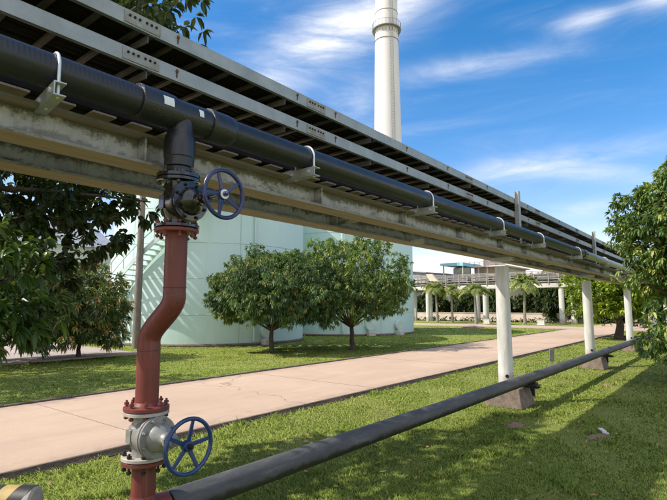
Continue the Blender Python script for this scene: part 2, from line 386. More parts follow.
def rosettes(clumps,per,spread,leaves,L,W,down=.3,cent=None,jit=.6,tint0=.1,tint1=.75,young=.06,squash=.8):
    """clumps: (n,3) tips of boughs; per: twig ends per clump; leaves per twig end"""
    B=[];D=[];T=[]
    cent=np.array(cent if cent is not None else np.mean(clumps,0))
    for c in clumps:
        ct=rng.uniform(tint0,tint1)
        out0=(c-cent)/(np.linalg.norm(c-cent)+1e-6)
        for _ in range(per):
            v=rng.normal(0,1,3); v/=np.linalg.norm(v); v*=np.array([1,1,squash])
            p=c+v*spread*rng.uniform(.45,1)**.6
            tw=v*.8+out0*.6+rng.normal(0,.25,3); tw/=np.linalg.norm(tw)
            yt=rng.random()<young
            k=max(3,int(leaves*rng.uniform(.7,1.3)))
            dd=tw[None]*rng.uniform(.2,1.0,(k,1))+rng.normal(0,jit,(k,3))+np.array([0,0,-down])
            B.append(p+dd*.01); D.append(dd)
            T.append(np.clip((rng.uniform(.88,1) if yt else ct+rng.normal(0,.09))+rng.normal(0,.05,k),0,1))
    B=np.concatenate(B);D=np.concatenate(D);T=np.concatenate(T); n=len(B)
    return B,D,L*rng.uniform(.65,1.15,n),W*rng.uniform(.75,1.15,n),T
def crown_clumps(center,rad,n,shell=.55,flat=-1.0,seed=1):
    g=np.random.default_rng(seed); out=[]
    while len(out)<n:
        v=g.normal(0,1,3); v/=np.linalg.norm(v)
        if v[2]<flat: continue
        r=(shell+(1-shell)*g.random()**.5)*g.uniform(.86,1.12)
        out.append(np.array(center)+v*np.array(rad)*r)
    return np.array(out)
def limbs(parent,base,fork,tips,r0,mat='bark',name='trunk',off=None,seed=3,tipr=.008,n=9):
    g=random.Random(seed); mb=MB(); base=Vector(base); fork=Vector(fork)
    pts=[base+(fork-base)*t+Vector((g.uniform(-1,1),g.uniform(-1,1),0))*r0*.4*(0<t<1) for t in (0,.12,.4,.7,1)]
    mb.tube(pts,[r0*1.5,r0*1.08,r0*.95,r0*.86,r0*.8],14)
    for tp in tips:
        tp=Vector(tp); mid=fork.lerp(tp,.45)+Vector((g.uniform(-.12,.12),g.uniform(-.12,.12),g.uniform(-.02,.16)))*(tp-fork).length
        P=[]
        for i in range(6):
            t=i/5; P.append(fork*(1-t)**2+mid*2*t*(1-t)+tp*t*t)
        rr=r0*g.uniform(.3,.5)
        mb.tube(P,[rr+(tipr-rr)*(i/5)**.8 for i in range(6)],7)
    return mb.build(name,mat,parent,angle=60)
def tree(name,label,cat,base,trunk_h,center,rad,ncl,per,lv,L,W,mat,r0=.1,seed=1,group=None,shell=.55,spread=.4,down=.3,young=.06,flat=-1.,seg=1,droop=.3,ntips=14,lean=(0,0),t0=.1,t1=.75,jit=.6,extra=None,inner=0):
    t=thing(name,label,cat,base,group)
    cl=crown_clumps(center,rad,ncl,shell,flat,seed)
    if inner: cl=np.concatenate([cl,crown_clumps(center,tuple(k*.55 for k in rad),inner,.3,-1,seed+50)])
    if extra is not None: cl=np.concatenate([cl,np.array(extra)])
    fork=(base[0]+lean[0],base[1]+lean[1],base[2]+trunk_h)
    idx=np.random.default_rng(seed).permutation(len(cl))[:ntips]
    limbs(t,base,fork,[cl[i] for i in idx],r0,seed=seed)
    a=rosettes(cl,per,spread,lv,L,W,down,center,jit=jit,young=young,tint0=t0,tint1=t1)
    leaf_mesh('crown',*a,mat,t,droop=droop,seg=seg,off=base)
    return t

# ================================================================== SETTING
def sheet(name,x0,x1,y0,y1,z,mat,nx=1,ny=1):
    mb=MB(); vs=[(x0+(x1-x0)*i/nx,y0+(y1-y0)*j/ny,z) for i in range(nx+1) for j in range(ny+1)]
    fs=[(i*(ny+1)+j,(i+1)*(ny+1)+j,(i+1)*(ny+1)+j+1,i*(ny+1)+j+1) for i in range(nx) for j in range(ny)]
    mb.add(vs,fs); return struct(mb.build(name,mat))
sheet('lawn',-700,900,-800,800,0,'lawn')
RY0,RY1,RZ=5.40,8.80,.07
mb=MB(); mb.box(((-25+60)/2,(RY0+RY1)/2,RZ/2-.1),(85,RY1-RY0,RZ+.2)); struct(mb.build('road','road',bevel=.012))
mb=MB()
for i in range(17): mb.box((-10.4+4.6*i,(RY0+RY1)/2,RZ+.003),(.010,RY1-RY0-.03,.004))

struct(mb.build('road_joints','joint'))
# ragged, dirt stained slab edge and shallow gutter on the near side, old kerb on the far side
mb=MB(); pts=[]; x=-6
vs=[];fs=[]; g=random.Random(4); k=0
while x<60:
    w=g.uniform(.05,.10); zt=RZ-.006-g.uniform(0,.012)
    vs+=[(x,RY0-.012,zt),(x,RY0-.03-g.uniform(0,.02),zt-.03),(x,RY0-w,.012)]
    if k: a=3*(k-1); fs+=[(a,a+3,a+4,a+1),(a+1,a+4,a+5,a+2)]
    k+=1; x+=g.uniform(.08,.2)
mb.add(vs,fs); struct(mb.build('gutter','roadedge'))
mb=MB(); x=-10
while x<33:
    mb.box((x+.5,RY1+.055,.030),(.992,.07,.13+g.uniform(-.008,.012)),rz=g.uniform(-.006,.006)); x+=1
struct(mb.build('kerb','kerb',bevel=.01))
mb=MB(); mb.box((-1,16.2,.02),(20.5,1.15,.07)); struct(mb.build('path','path'))
sheet('yard',-22,9.6,17.3,45,.012,'yard')
# crossing road far behind
mb=MB(); mb.box((39.2,-5,-.02),(3.6,90,.16)); struct(mb.build('crossing_road','asphalt'))

# bare dirt patches (flat irregular mounds)
def patch(c,r,lab):
    mb=MB(); n=26; g=random.Random(c[0]); 
    ring=[(c[0]+math.cos(2*PI*i/n)*r[0]*g.uniform(.45,1.1),c[1]+math.sin(2*PI*i/n)*r[1]*g.uniform(.7,1.1),.004) for i in range(n)]
    mid=[((p[0]+c[0])/2,(p[1]+c[1])/2,.018+g.uniform(0,.006)) for p in ring]
    mb.add(ring+mid+[(c[0],c[1],.026)],[(i,(i+1)%n,n+(i+1)%n,n+i) for i in range(n)]+[(n+i,n+(i+1)%n,2*n) for i in range(n)])
    struct(mb.build('dirt_patch','dirt'))
PATCH=[((6.95,2.42),(.26,.12)),((7.0,1.42),(.30,.13)),((11.6,2.15),(.16,.08))]
for c,r in PATCH: patch(c,r,'')
mb=MB(); mb.box((7.22,1.42,.045),(.17,.05,.014),rz=.5); mb.box((7.10,1.36,.04),(.07,.03,.012),rz=1.2)
tag(mb.build('litter','litter'),'scrap of white litter on the bare dirt patch in the lawn','litter')

# ---- grass blades
def grass():
    n=760000
    th=rng.uniform(R(-36),R(84),n); th=np.where(rng.random(n)<.55,rng.uniform(R(-2),R(74),n),th); r=2.2*np.exp(rng.uniform(0,np.log(52/2.2),n))
    x=r*np.cos(th); y=r*np.sin(th)
    h=rng.random(n)
    def inr(x0,x1,y0,y1): return (x>x0)&(x<x1)&(y>y0)&(y<y1)
    bad=inr(-30,61,RY0-.02,RY1+.08)|inr(-15,9.4,15.6,16.8)|inr(-30,9.7,17.25,50)|inr(37.4,41,-60,60)
    for (cx,cy),(rx,ry) in PATCH: bad|=(((x-cx)/rx)**2+((y-cy)/ry)**2<.55)&(rng.random(n)<.75)
    for cx in (8.35,14.55,20.95): bad|=(abs(x-cx)<.34)&(abs(y-2.98)<.33)
    bad|=((x-15.35)**2+(y-19.86)**2<4.5**2)|((x-24.9)**2+(y-19.3)**2<4.55**2)
    # thin spots
    thin=np.sin(x*1.7+np.sin(y*2.3)*1.5)*np.sin(y*2.1+np.sin(x*1.3)*1.7)
    bad|=(thin>.55)&(rng.random(n)<.7)
    k=~bad; x=x[k];y=y[k];r=r[k];th2=thin[k];hh=h[k]; n=len(x)
    edge=np.exp(-np.abs(y-(RY0-.12))/.10)+np.exp(-np.abs(y-3.0)/.25)*.3
    H=(.009+.017*rng.random(n)**2+.004*hh)*np.where(np.sin(x*3.7+np.sin(y*2.9)*2.2)*np.sin(y*4.3+np.sin(x*3.3)*1.9)>.72,2.0,1)*np.clip(1+.35*np.sin(x*1.9+np.sin(y*3.1)*2)*np.sin(y*2.7+np.sin(x*2.2)),.6,1.5)*(1+edge*.5)*np.where(rng.random(n)<.05,1.7,1)*np.where(y>9,.85,1)
    w=.0026*np.maximum(1,r/4.2)*rng.uniform(.8,1.5,n)
    a=rng.uniform(0,2*PI,n); lean=rng.uniform(.3,1.8,n)*H
    dx=np.cos(a);dy=np.sin(a)
    bl=np.stack([x-dy*w,y+dx*w,np.zeros(n)],1); br=np.stack([x+dy*w,y-dx*w,np.zeros(n)],1)
    ml=np.stack([x+dx*lean*.35-dy*w*.8,y+dy*lean*.35+dx*w*.8,H*.6],1); mr=np.stack([x+dx*lean*.35+dy*w*.8,y+dy*lean*.35-dx*w*.8,H*.6],1)
    tp=np.stack([x+dx*lean,y+dy*lean,H],1)
    vs=np.stack([bl,br,mr,ml,tp],1).reshape(-1,3)
    o=(np.arange(n)*5)[:,None]
    loops=np.concatenate([o+0,o+1,o+2,o+3,o+3,o+2,o+4],1).ravel().astype(np.int32)
    ls=np.stack([np.arange(n)*7,np.arange(n)*7+4],1).ravel().astype(np.int32)
    me=bpy.data.meshes.new('grass'); me.vertices.add(len(vs)); me.vertices.foreach_set('co',vs.ravel())
    me.loops.add(len(loops)); me.loops.foreach_set('vertex_index',loops)
    me.polygons.add(2*n); me.polygons.foreach_set('loop_start',ls); me.update(calc_edges=True)
    pat=.5+.25*np.sin(x*.55+1.3*np.sin(y*.8))+.2*np.sin(x*2.3+y*1.1+np.sin(y*3))
    t=np.clip(.18+.45*pat*rng.random(n)+.25*rng.random(n)+np.where(rng.random(n)<.06,.4,0)+np.where(th2>.35,.18,0),0,1)
    at=me.attributes.new('tint','FLOAT','FACE'); at.data.foreach_set('value',np.repeat(t,2).astype(np.float32))
    me.polygons.foreach_set('use_smooth',np.ones(2*n,bool))
    nn=np.stack([dx*.35+rng.normal(0,.18,n),dy*.35+rng.normal(0,.18,n),np.ones(n)],1); nn/=np.linalg.norm(nn,axis=1,keepdims=True)
    me.normals_split_custom_set_from_vertices(np.repeat(nn,5,axis=0).astype(np.float32))
    me.materials.append(M['grass']); ob=bpy.data.objects.new('grass',me); C.objects.link(ob)
    tag(ob,'short green grass covering the lawn on both sides of the road','grass',kind='stuff')
grass()
# fallen leaves: many dry leaves on the lawn
n=260; th=rng.uniform(R(2),R(74),n); r=2.6*np.exp(rng.uniform(0,np.log(18/2.6),n)); x=r*np.cos(th);y=r*np.sin(th)
k=~((y>RY0-.1)&(y<RY1+.15)); x=x[k];y=y[k];n=len(x)
B=np.stack([x,y,np.full(n,.035)],1); D=rng.normal(0,1,(n,3))*np.array([1,1,.12])
o=leaf_mesh('fallen_leaves',B,D,rng.uniform(.04,.09,n),rng.uniform(.02,.035,n),rng.uniform(.9,1,n),'redtip',None,droop=0,fold=.1,seg=1)
tag(o,'dry yellow and brown leaves fallen on the grass','fallen leaves',kind='stuff')

# ================================================================== PIPE RACK
NX0,NX1=-4,46
COLS=[-1.2,8.40,14.60,21.0,27.4,33.8,40.2]
rack=thing('pipe_rack','long weathered steel pipe rack on white columns crossing the lawn beside the road','pipe rack',(8.4,3.05,0))
def ibeam(y0,y1,z0,z1):
    yc=(y0+y1)/2; tf=.016; tw=.012
    return [(y0,z0),(y1,z0),(y1,z0+tf),(yc+tw/2,z0+tf),(yc+tw/2,z1-tf),(y1,z1-tf),(y1,z1),(y0,z1),(y0,z1-tf),(yc-tw/2,z1-tf),(yc-tw/2,z0+tf),(y0,z0+tf)]
NB=(2.61,2.81,2.42,2.60); FB=(3.21,3.42,2.42,2.64)
for nm,(a,b,c,d),sts in (('near',NB,[.3,1.53,3.13,4.5,5.9,7.3,8.4,9.9,11.4,13,14.6,16.2,17.8,19.4,21]),('far',FB,[.9,4.1,7.4,10.6,13.8,17])):
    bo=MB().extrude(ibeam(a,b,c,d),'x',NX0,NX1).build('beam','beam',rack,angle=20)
    yc=(a+b)/2
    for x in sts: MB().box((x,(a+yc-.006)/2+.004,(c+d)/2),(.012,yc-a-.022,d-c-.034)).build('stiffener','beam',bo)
for x in COLS:
    z=2.42-.004
    c=MB().lathe((x,3.05,.1),(0,0,1),[(0,.122),(.6,.118),(2.16,.112)],32).build('column','column',rack)
    MB().cyl((x-.100,3.05-.056,.46),(x-.112,3.05-.063,.46),.028,n=18).build('hole','hole',c)
    ft=MB(); b0,b1,h=.335,.255,.30
    ft.add([(x-.05+sx*b*1.0,2.98+sy*b*.92,zz) for zz,b in ((0,b0),(h,b1)) for sx,sy in((-1,-1),(1,-1),(1,1),(-1,1))],
           [(3,2,1,0),(4,5,6,7)]+[(i,(i+1)%4,4+(i+1)%4,4+i) for i in range(4)])
    ft.build('footing','concrete',rack,bevel=.015)
    # cross head between the two beams
    cb=MB().extrude([(x-.06,2.36),(x+.06,2.36),(x+.06,2.37),(x-.05,2.37),(x-.05,2.408),(x+.06,2.408),(x+.06,2.417),(x-.06,2.417)],'y',2.84,3.22)
    cb.build('cross_head','galv',rack)
for x in [4.2,11.3,17.6]:
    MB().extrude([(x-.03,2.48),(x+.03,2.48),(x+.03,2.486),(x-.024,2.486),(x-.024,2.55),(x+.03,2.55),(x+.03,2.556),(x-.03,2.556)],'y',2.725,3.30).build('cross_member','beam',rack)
# upright posts over each column (in front of and behind the trays) and tray bearers
PX=[x+.5 for x in COLS]
for x in PX:
    MB().cyl((x,3.34,2.645),(x,3.69,3.12),.022,n=8).build('strut','galv',rack)
    for y in (2.905,3.70):
        MB().extrude([(x-.05,y-.035),(x+.05,y-.035),(x+.05,y-.028),(x+.004,y-.028),(x+.004,y+.028),(x+.05,y+.028),(x+.05,y+.035),(x-.05,y+.035),(x-.05,y+.028),(x-.004,y+.028),(x-.004,y-.028),(x-.05,y-.028)],'z',2.60 if y<3 else 3.05,3.64).build('post','galv',rack,angle=20)
x=.39
while x<30:
    for z in (3.17,3.42):
        # tapered bearer: deep at the near rail, thin at the back
        b=MB().extrude([(2.962,z-.004),(3.66,z-.004),(3.66,z-.03),(3.40,z-.03),(2.99,z-.062),(2.962,z-.062)],'x',x-.0035,x+.0035)
        b.box((x+.022,3.3,z-.009),(.04,.7,.006))
        b.build('tray_bearer','rung',rack)
    x+=1.32
# lamp stub under the far beam
l=MB().box((5.56,3.06,2.41),(.10,.12,.05),rz=.3); l.cyl((5.56,3.10,2.42),(5.56,3.17,2.43),.015)
l.build('junction_box','whitegasket',rack,bevel=.006)

# cable trays
def tray(z,lab):
    t=thing('cable_tray',lab,'cable tray',(8,2.95,z),'cable trays stacked on the rack')
    for y,s in ((2.95,1),(3.65,-1)):
        r=MB()
        r.box((21,y,z+.047),(50,.005,.094))
        r.box((21,y+s*.014,z+.0955),(50,.034,.004)); r.box((21,y+s*.014,z-.0015),(50,.034,.004))
        r.build('rail','rail',t)
    x=-3.8; k=0
    g=random.Random(int(z*100))
    while x<30:
        MB().box((x,3.30,z+.018),(.035,.66,.02),rz=g.uniform(-.02,.02)).build('rung','rung',t) if k<95 else None
        x+=.26; k+=1
    mb=MB()
    while x<45: mb.box((x,3.30,z+.018),(.035,.66,.02)); x+=.26
    o=mb.build('rung','rung',t); o['kind']='stuff'
    for i,x in enumerate([1.66,3.43,6.9,10.2,13.4,16.6,19.8,23]):
        p=MB().box((x,2.944,z+.047),(.26,.006,.078)).build('splice_plate','rust',t)
        for dx in (-.095,-.06,-.025,.025,.06,.095): MB().cyl((x+dx,2.942,z+.058),(x+dx,2.934,z+.058),.0085,n=8).build('bolt','hole',p)
    for x in [.75,1.93,3.17,3.72,5.1,6.2,7.6,9.6,11.8]:
        MB().box((x,2.9455,z+.052),(.010,.004,.062)).cyl((x,2.945,z+.066),(x,2.936,z+.066),.011,n=7).build('rusty_tab','rustbolt',t)
    return t
tray(3.17,'lower grey cable tray with rusty splice plates directly above the black pipe')
tray(3.42,'upper grey cable tray of the rack, its rail edge against the sky')
# low slatted ladder resting on the beams
t=thing('cable_ladder','tan slatted cable ladder lying on the steel beams behind the black pipe','cable ladder',(8,3.2,2.72))
MB().box((21,3.50,2.755),(50,.006,.06)).build('rail','rung',t)
x=-1; k=0; rest=MB()
while x<40:
    if k<98: MB().box((x,3.18,2.74),(.14,.63,.012)).build('slat','slat',t)
    else: rest.box((x,3.18,2.74),(.14,.63,.012))
    x+=.24;k+=1
rest.build('slat','slat',t)['kind']='stuff'
# cables
g=random.Random(5)
def cables(z,y0,y1,n,r,lab):
    for i in range(n):
        y=y0+(y1-y0)*(i+.5)/n; rr=r*g.uniform(.75,1.12); P=[]; x=-4; ph=g.uniform(0,6)
        while x<45: P.append((x,y+.018*math.sin(x*.7+ph)+g.uniform(-.006,.006),z+rr+g.uniform(0,.006))); x+=.8
        tag(MB().tube(P,rr,8).build('power_cable','cable'),lab,'cable',lab.split(' lying')[0]+'s')
cables(3.20,2.985,3.63,10,.036,'thick black power cable lying in the lower cable tray')
cables(3.45,2.985,3.63,10,.036,'thick black power cable lying in the upper cable tray')
cables(2.748,2.89,3.46,7,.040,'thick black power cable lying on the tan slatted ladder')
cables(2.826,2.93,3.38,5,.042,'thick black power cable lying on top of the cables of the slatted ladder')

# ================================================================== TOP PIPE
PY,PZ,PR=2.5,2.725,.084
tp=thing('black_pipe','long black plastic pipe carried on brackets along the near side of the rack','pipe',(1.68,PY,PZ))
def ring(prof,nm,mat,par): return MB().lathe((0,PY,PZ),(1,0,0),prof,40).build(nm,mat,par)
ring([(NX0,PR),(1.40,PR)],'pipe_run','pipe',tp); ring([(2.02,PR),(11.7,PR)],'pipe_run','pipe',tp)
ring([(11.9,PR-.003),(45,PR-.003)],'pipe_run','galv',tp)
tee=ring([(1.57,.0905),(1.60,.091),(1.64,.0885),(1.74,.0885),(1.80,.0905),(1.87,.0905)],'tee','wrap',tp)
ring([(1.385,PR+.001),(1.386,.097),(1.39,.100),(1.43,.099),(1.54,.101),(1.60,.098),(1.605,.090)],'coupling','wrap',tp)
ring([(1.850,.088),(1.852,.100),(1.86,.103),(1.90,.1005),(1.99,.101),(2.035,.096),(2.05,PR)],'coupling','wrap',tp)
ring([(11.68,PR),(11.685,.1),(11.90,.1),(11.915,PR-.004)],'coupling','wrap',tp)
# branch down
BR=MB().lathe((1.675,PY,2.36),(0,0,1),[(.0,.070),(.045,.070),(.05,.084),(.10,.086),(.105,.090),(.20,.090),(.225,.086),(.25,.076),(.30,.074),(.33,.08)],36)
BR.build('branch','wrap',tp)
# labels stuck on the tee: curved patches
def patchcurve(x0,x1,a0,a1,r):
    mb=MB(); vs=[];n=6
    for rr in (r,r+.0015):
        for i in range(n+1):
            a=a0+(a1-a0)*i/n
            for x in (x0,x1): vs.append((x,PY-math.cos(a)*rr,PZ+math.sin(a)*rr))
    o=2*(n+1); fs=[(2*i,2*i+1,2*i+3,2*i+2) for i in range(n)]+[(o+2*i,o+2*i+2,o+2*i+3,o+2*i+1) for i in range(n)]
    fs+=[(0,2*n,o+2*n,o),(1,o+1,o+2*n+1,2*n+1)][0:0]
    fs+=[(0,o,o+1,1),(2*n,2*n+1,o+2*n+1,o+2*n)]+[(2*i,2*i+2,o+2*i+2,o+2*i) for i in range(n)]+[(2*i+1,o+2*i+1,o+2*i+3,2*i+3) for i in range(n)]
    return mb.add(vs,fs)
patchcurve(1.50,1.565,R(-4),R(26),.1012).build('label','sticker',tp)
patchcurve(1.745,1.775,R(-2),R(26),.0908).build('label','sticker',tp)

# brackets with U-bolts
def bracket(x,lab):
    t=thing('pipe_bracket',lab,'pipe bracket',(x,2.62,2.60),'channel brackets and U bolts holding the black pipe')
    z0,z1=2.570,2.637; w=.027 if x<1 else .033
    poly=[(x-w,z0),(x+w,z0),(x+w,z0+.006),(x-w+.006,z0+.006),(x-w+.006,z1-.006),(x+w,z1-.006),(x+w,z1),(x-w,z1)]
    MB().extrude(poly,'y',2.375,2.72).build('channel','galv',t,angle=20)
    rr=PR+.0085; P=[(x,PY-rr,2.565),(x,PY-rr,PZ-.03)]+[(x,PY-rr*math.cos(a),PZ+rr*math.sin(a)) for a in [PI*i/16 for i in range(17)]]+[(x,PY+rr,PZ-.03),(x,PY+rr,2.565)]
    MB().tube(P,.0075,10).build('u_bolt','ubolt',t)
    for yy in (2.43,2.60): MB().cyl((x-w,yy,2.606),(x-w-.009,yy,2.606),.012,n=6).build('bolt','ubolt',t)
    for s in(-1,1):
        MB().cyl((x,PY+s*rr,2.637),(x,PY+s*rr,2.648),.014,n=6).build('nut','ubolt',t)
    if x<1: t.rotation_euler.z=R(-7)
    return t
BX=[.975,2.78,4.70,6.77,8.62,11.2,14.0,17.0]
BL=['grey channel bracket with white U bolt on the black pipe left of the tee','channel bracket with U bolt, first one right of the upper valve',
    'channel bracket with U bolt, second one right of the upper valve','channel bracket with U bolt left of the first white column',
    'channel bracket with U bolt just right of the first white column','channel bracket with U bolt before the second white column, next to the pipe coupling',
    'channel bracket on the pale pipe section near the second white column','farthest channel bracket on the pale pipe near the foliage on the right']
for x,l in zip(BX,BL): bracket(x,l)

# ================================================================== VALVES AND RISER
def bolts(par,c,rad,n,z0,z1,r=.0095,mat='bolt',ph=.2,axis='z'):
    first=None
    for i in range(n):
        a=2*PI*i/n+ph
        if axis=='z': p=(c[0]+rad*math.cos(a),c[1]+rad*math.sin(a))
        m=MB()
        if axis=='z':
            m.cyl((p[0],p[1],z0),(p[0],p[1],z1),r*.62,n=8)
            h=r*1.3
            m.cyl((p[0],p[1],z1-h-.012),(p[0],p[1],z1-.012),r*1.25,n=6); m.cyl((p[0],p[1],z0+.004),(p[0],p[1],z0+.004+h),r*1.25,n=6)
        else:
            q=(c[0]+rad*math.cos(a),c[2]+rad*math.sin(a))
            m.cyl((q[0],z0,q[1]),(q[0],z1,q[1]),r*1.2,n=6); m.cyl((q[0],z0-.008,q[1]),(q[0],z1,q[1]),r*.6,n=8)
        m.build('bolt',mat,par)
def handwheel(par,c,Rr,mat,hubmat,tilt=0):
    w=MB().torus(c,(0,1,0),Rr-.011,.0115,64,12).build('handwheel',mat,par)
    for i in range(5):
        a=2*PI*i/5+tilt; d=Vector((math.cos(a),0,math.sin(a))); n=Vector((-math.sin(a),0,math.cos(a)))
        p0=Vector(c)+d*.018+Vector((0,.012,0)); p1=Vector(c)+d*(Rr-.014)
        m=MB(); vs=[]
        for p,wd in ((p0,.013),(p1,.009)):
            for s,e in ((-1,-1),(1,-1),(1,1),(-1,1)): vs.append(p+n*wd*s+Vector((0,.005*e,0)))
        m.add(vs,[(0,1,2,3),(7,6,5,4)]+[(i,(i+1)%4,4+(i+1)%4,4+i) for i in range(4)])
        m.build('spoke',mat,w,bevel=.003)
    MB().lathe((c[0],c[1]+.028,c[2]),(0,-1,0),[(0,.030),(.024,.030),(.03,.026)],24).build('hub',mat,w)
    h=MB().lathe((c[0],c[1]-.001,c[2]),(0,-1,0),[(0,.026),(.005,.026),(.006,.018)],24); h.build('washer',hubmat,w)
    MB().lathe((c[0],c[1]-.004,c[2]),(0,-1,0),[(0,.015),(.016,.015),(.017,.009),(.03,.008)],6).build('stem_nut','bolt' if hubmat!='ubolt' else mat,w)
def valve(name,lab,cx,cy,z0,z1,mat,flmat,wheelmat,hubmat,wy,wr,tilt,boltmat):
    zc=(z0+z1)/2
    t=thing(name,lab,'gate valve',(cx,cy,z0))
    b=MB().lathe((cx,cy,z0+.018),(0,0,1),[(0,.074),(.03,.070),(.06,.080),(.105,.092),(.16,.092),(z1-z0-.096,.080),(z1-z0-.066,.070),(z1-z0-.036,.074)],36)
    # body bulges out towards the bonnet
    b.lathe((cx,cy+.03,zc),(0,-1,0),[(0,.060),(.02,.090),(.06,.100),(.10,.098),(.125,.100)],36)
    b.box((cx-.085,cy+.015,zc),(.03,.05,.075))
    b.build('body',mat,t,bevel=.002)
    for za,zb in ((z0,z0+.019),(z1-.019,z1)):
        f=MB().lathe((cx,cy,za),(0,0,1),[(0,.124),(.002,.127),(zb-za-.002,.127),(zb-za,.124)],44).build('flange',flmat,t)
    yb=cy-.095
    f=MB().lathe((cx,yb,zc),(0,-1,0),[(0,.116),(.017,.118),(.018,.112),(.035,.114),(.036,.108)],44).build('bonnet_flange',mat,t)
    bolts(f,(cx,0,zc),.099,8,yb-.046,yb-.03,.009,boltmat,.4,'y')
    MB().lathe((cx,yb-.034,zc),(0,-1,0),[(0,.082),(.02,.078),(.045,.062),(.062,.040),(.075,.034),(.105,.034),(.106,.044),(.122,.044),(.123,.03),(.16,.027)],36).build('bonnet',mat,t)
    # gland bolts
    g_=MB()
    for s in(-1,1): g_.cyl((cx+s*.034,yb-.12,zc),(cx+s*.034,yb-.165,zc),.006,n=8); g_.cyl((cx+s*.034,yb-.165,zc),(cx+s*.034,yb-.176,zc),.010,n=6)
    g_.box((cx,yb-.152,zc),(.09,.012,.03)); g_.build('gland',mat,t)
    MB().cyl((cx,yb-.16,zc),(cx,wy-.01,zc),.011,n=14).build('stem','silver' if mat=='silver' else mat,t)
    handwheel(t,(cx,wy,zc),wr,wheelmat,hubmat,tilt)
    return t
UX,UY=1.675,2.5
valve('gate_valve','glossy black gate valve with dark blue handwheel hanging under the pipe tee',UX,UY,2.047,2.335,'blackpaint','blackpaint','purplewheel','ubolt',2.08,.138,.67,'blackpaint')
# companion flange of the black branch above the valve
f=MB().lathe((UX,UY,2.339),(0,0,1),[(0,.122),(.002,.125),(.02,.125),(.022,.122),(.023,.078),(.045,.072)],44).build('flange','blackpaint',tp)
bolts(f,(UX,UY),.106,8,2.295,2.385,.010,'blackpaint',.2)
LX,LY=1.65,2.7
valve('gate_valve','silver grey gate valve with bright blue handwheel low on the red riser',LX,LY,.738,1.002,'silver','whitegasket','bluewheel','bluewheel',2.285,.150,.15,'silver')
rp=thing('red_riser_pipe','oxide red S shaped riser pipe between the black and silver valves','pipe',(LX,LY,.43))
P=[(UX,UY,2.03),(UX,UY,1.70)]
for i in range(1,20):
    t=i/20; q_=min(1,max(0,(t-.14)/.72)); s=q_*q_*(3-2*q_)
    P.append((UX+(LX-UX)*s,UY+(LY-UY)*s,1.70-(1.70-1.35)*t))
P+=[(LX,LY,1.35),(LX,LY,1.02)]
MB().tube(P,[.0625]*3+[.064]*17+[.0655]*3,40).build('pipe_run','redpaint',rp,angle=60)
MB().torus((UX,UY,1.705),(0,0,1),.0628,.003,40,8).build('weld_bead','redpaint',rp); MB().torus((LX,LY,1.345),(0,0,1),.0655,.003,40,8).build('weld_bead','redpaint',rp)
f=MB().lathe((UX,UY,2.022),(0,0,1),[(-.012,.064),(-.004,.072),(0,.120),(.002,.124),(.018,.124),(.021,.12)],44).build('flange','redpaint',rp)
bolts(f,(UX,UY),.106,8,1.988,2.098,.010,'redpaint',.35)
f=MB().lathe((LX,LY,1.006),(0,0,1),[(0,.124),(.002,.127),(.020,.127),(.023,.122),(.027,.078),(.045,.067)],44).build('flange','redpaint',rp)
bolts(f,(LX,LY),.108,8,.958,1.065,.0105,'redpaint',.2)
f=MB().lathe((LX,LY,.712),(0,0,1),[(-.03,.067),(-.006,.078),(0,.122),(.002,.126),(.020,.126),(.0225,.122)],44).build('flange','redpaint',rp)
bolts(f,(LX,LY),.108,8,.672,.785,.0105,'bolt',.2)
MB().tube([(LX,LY,.70),(LX,LY,.50)],.0665,40,caps=False).build('pipe_run','redpaint',rp)
q=MB().lathe((LX,LY,.43),(0,0,1),[(0,.082),(.06,.0815),(.085,.072),(.11,.067)],36); q.lathe((LX-.16,LY,.43),(1,0,0),[(0,.0845),(.02,.0855),(.30,.0855),(.31,.0845)],36)
q.build('tee','redpaint',rp)

# bottom pipe
BZ=.43
bp=thing('ground_pipe','long dusty dark grey pipe running just above the lawn on concrete footings','pipe',(8,LY,BZ))
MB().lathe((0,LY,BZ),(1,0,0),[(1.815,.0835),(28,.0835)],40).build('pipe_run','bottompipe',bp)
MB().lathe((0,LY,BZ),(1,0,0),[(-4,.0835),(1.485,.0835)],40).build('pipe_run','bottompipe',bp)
for x in (7.75,8.0): MB().torus((x,LY,BZ),(1,0,0),.083,.006,36,8).build('weld_bead','bottompipe',bp)
for x in (14.3,20.5): MB().lathe((0,LY,BZ),(1,0,0),[(x,.084),(x+.01,.094),(x+.18,.094),(x+.19,.084)],36).build('coupling','bottompipe',bp)
for x,l in ((8.42,'black steel pipe rest on the footing of the nearest white column'),(14.62,'black steel pipe rest on the footing of the middle white column'),(21.0,'black steel pipe rest on the footing of the farthest visible white column')):
    t=thing('pipe_rest',l,'pipe rest',(x,2.7,.3),'black pipe rests on the footings')
    MB().extrude([(x-.09,.302),(x+.09,.302),(x+.09,.31),(x+.006,.31),(x+.006,.337),(x+.09,.337),(x+.09,.345),(x-.09,.345),(x-.09,.337),(x-.006,.337),(x-.006,.31),(x-.09,.31)],'y',2.52,2.90).build('saddle','hazy_black',t)
    MB().box((x+.31,2.74,.21),(.05,.09,.20)).build('strut','hazy_black',t,bevel=.004)
    MB().box((x+.22,2.70,.322),(.26,.10,.035)).build('arm','hazy_black',t,bevel=.004)

# sign on two legs
sg=thing('small_sign','small blank grey plate sign on two thin legs standing in the grass','sign',(13.1,3.6,0))
rz=R(38.6-90); ux=Vector((math.cos(rz),math.sin(rz),0)); c=Vector((13.1,3.6,0))
MB().box((13.1,3.6,.40),(.105,.014,.30),rz=rz).build('plate','signplate',sg,bevel=.003)
MB().box((13.1,3.6,.40),(.12,.008,.32),rz=rz).build('frame','galv',sg)
for s in(-1,1): p=c+ux*.05*s; MB().box((p.x,p.y,.12),(.012,.012,.24)).build('leg','galv',sg)

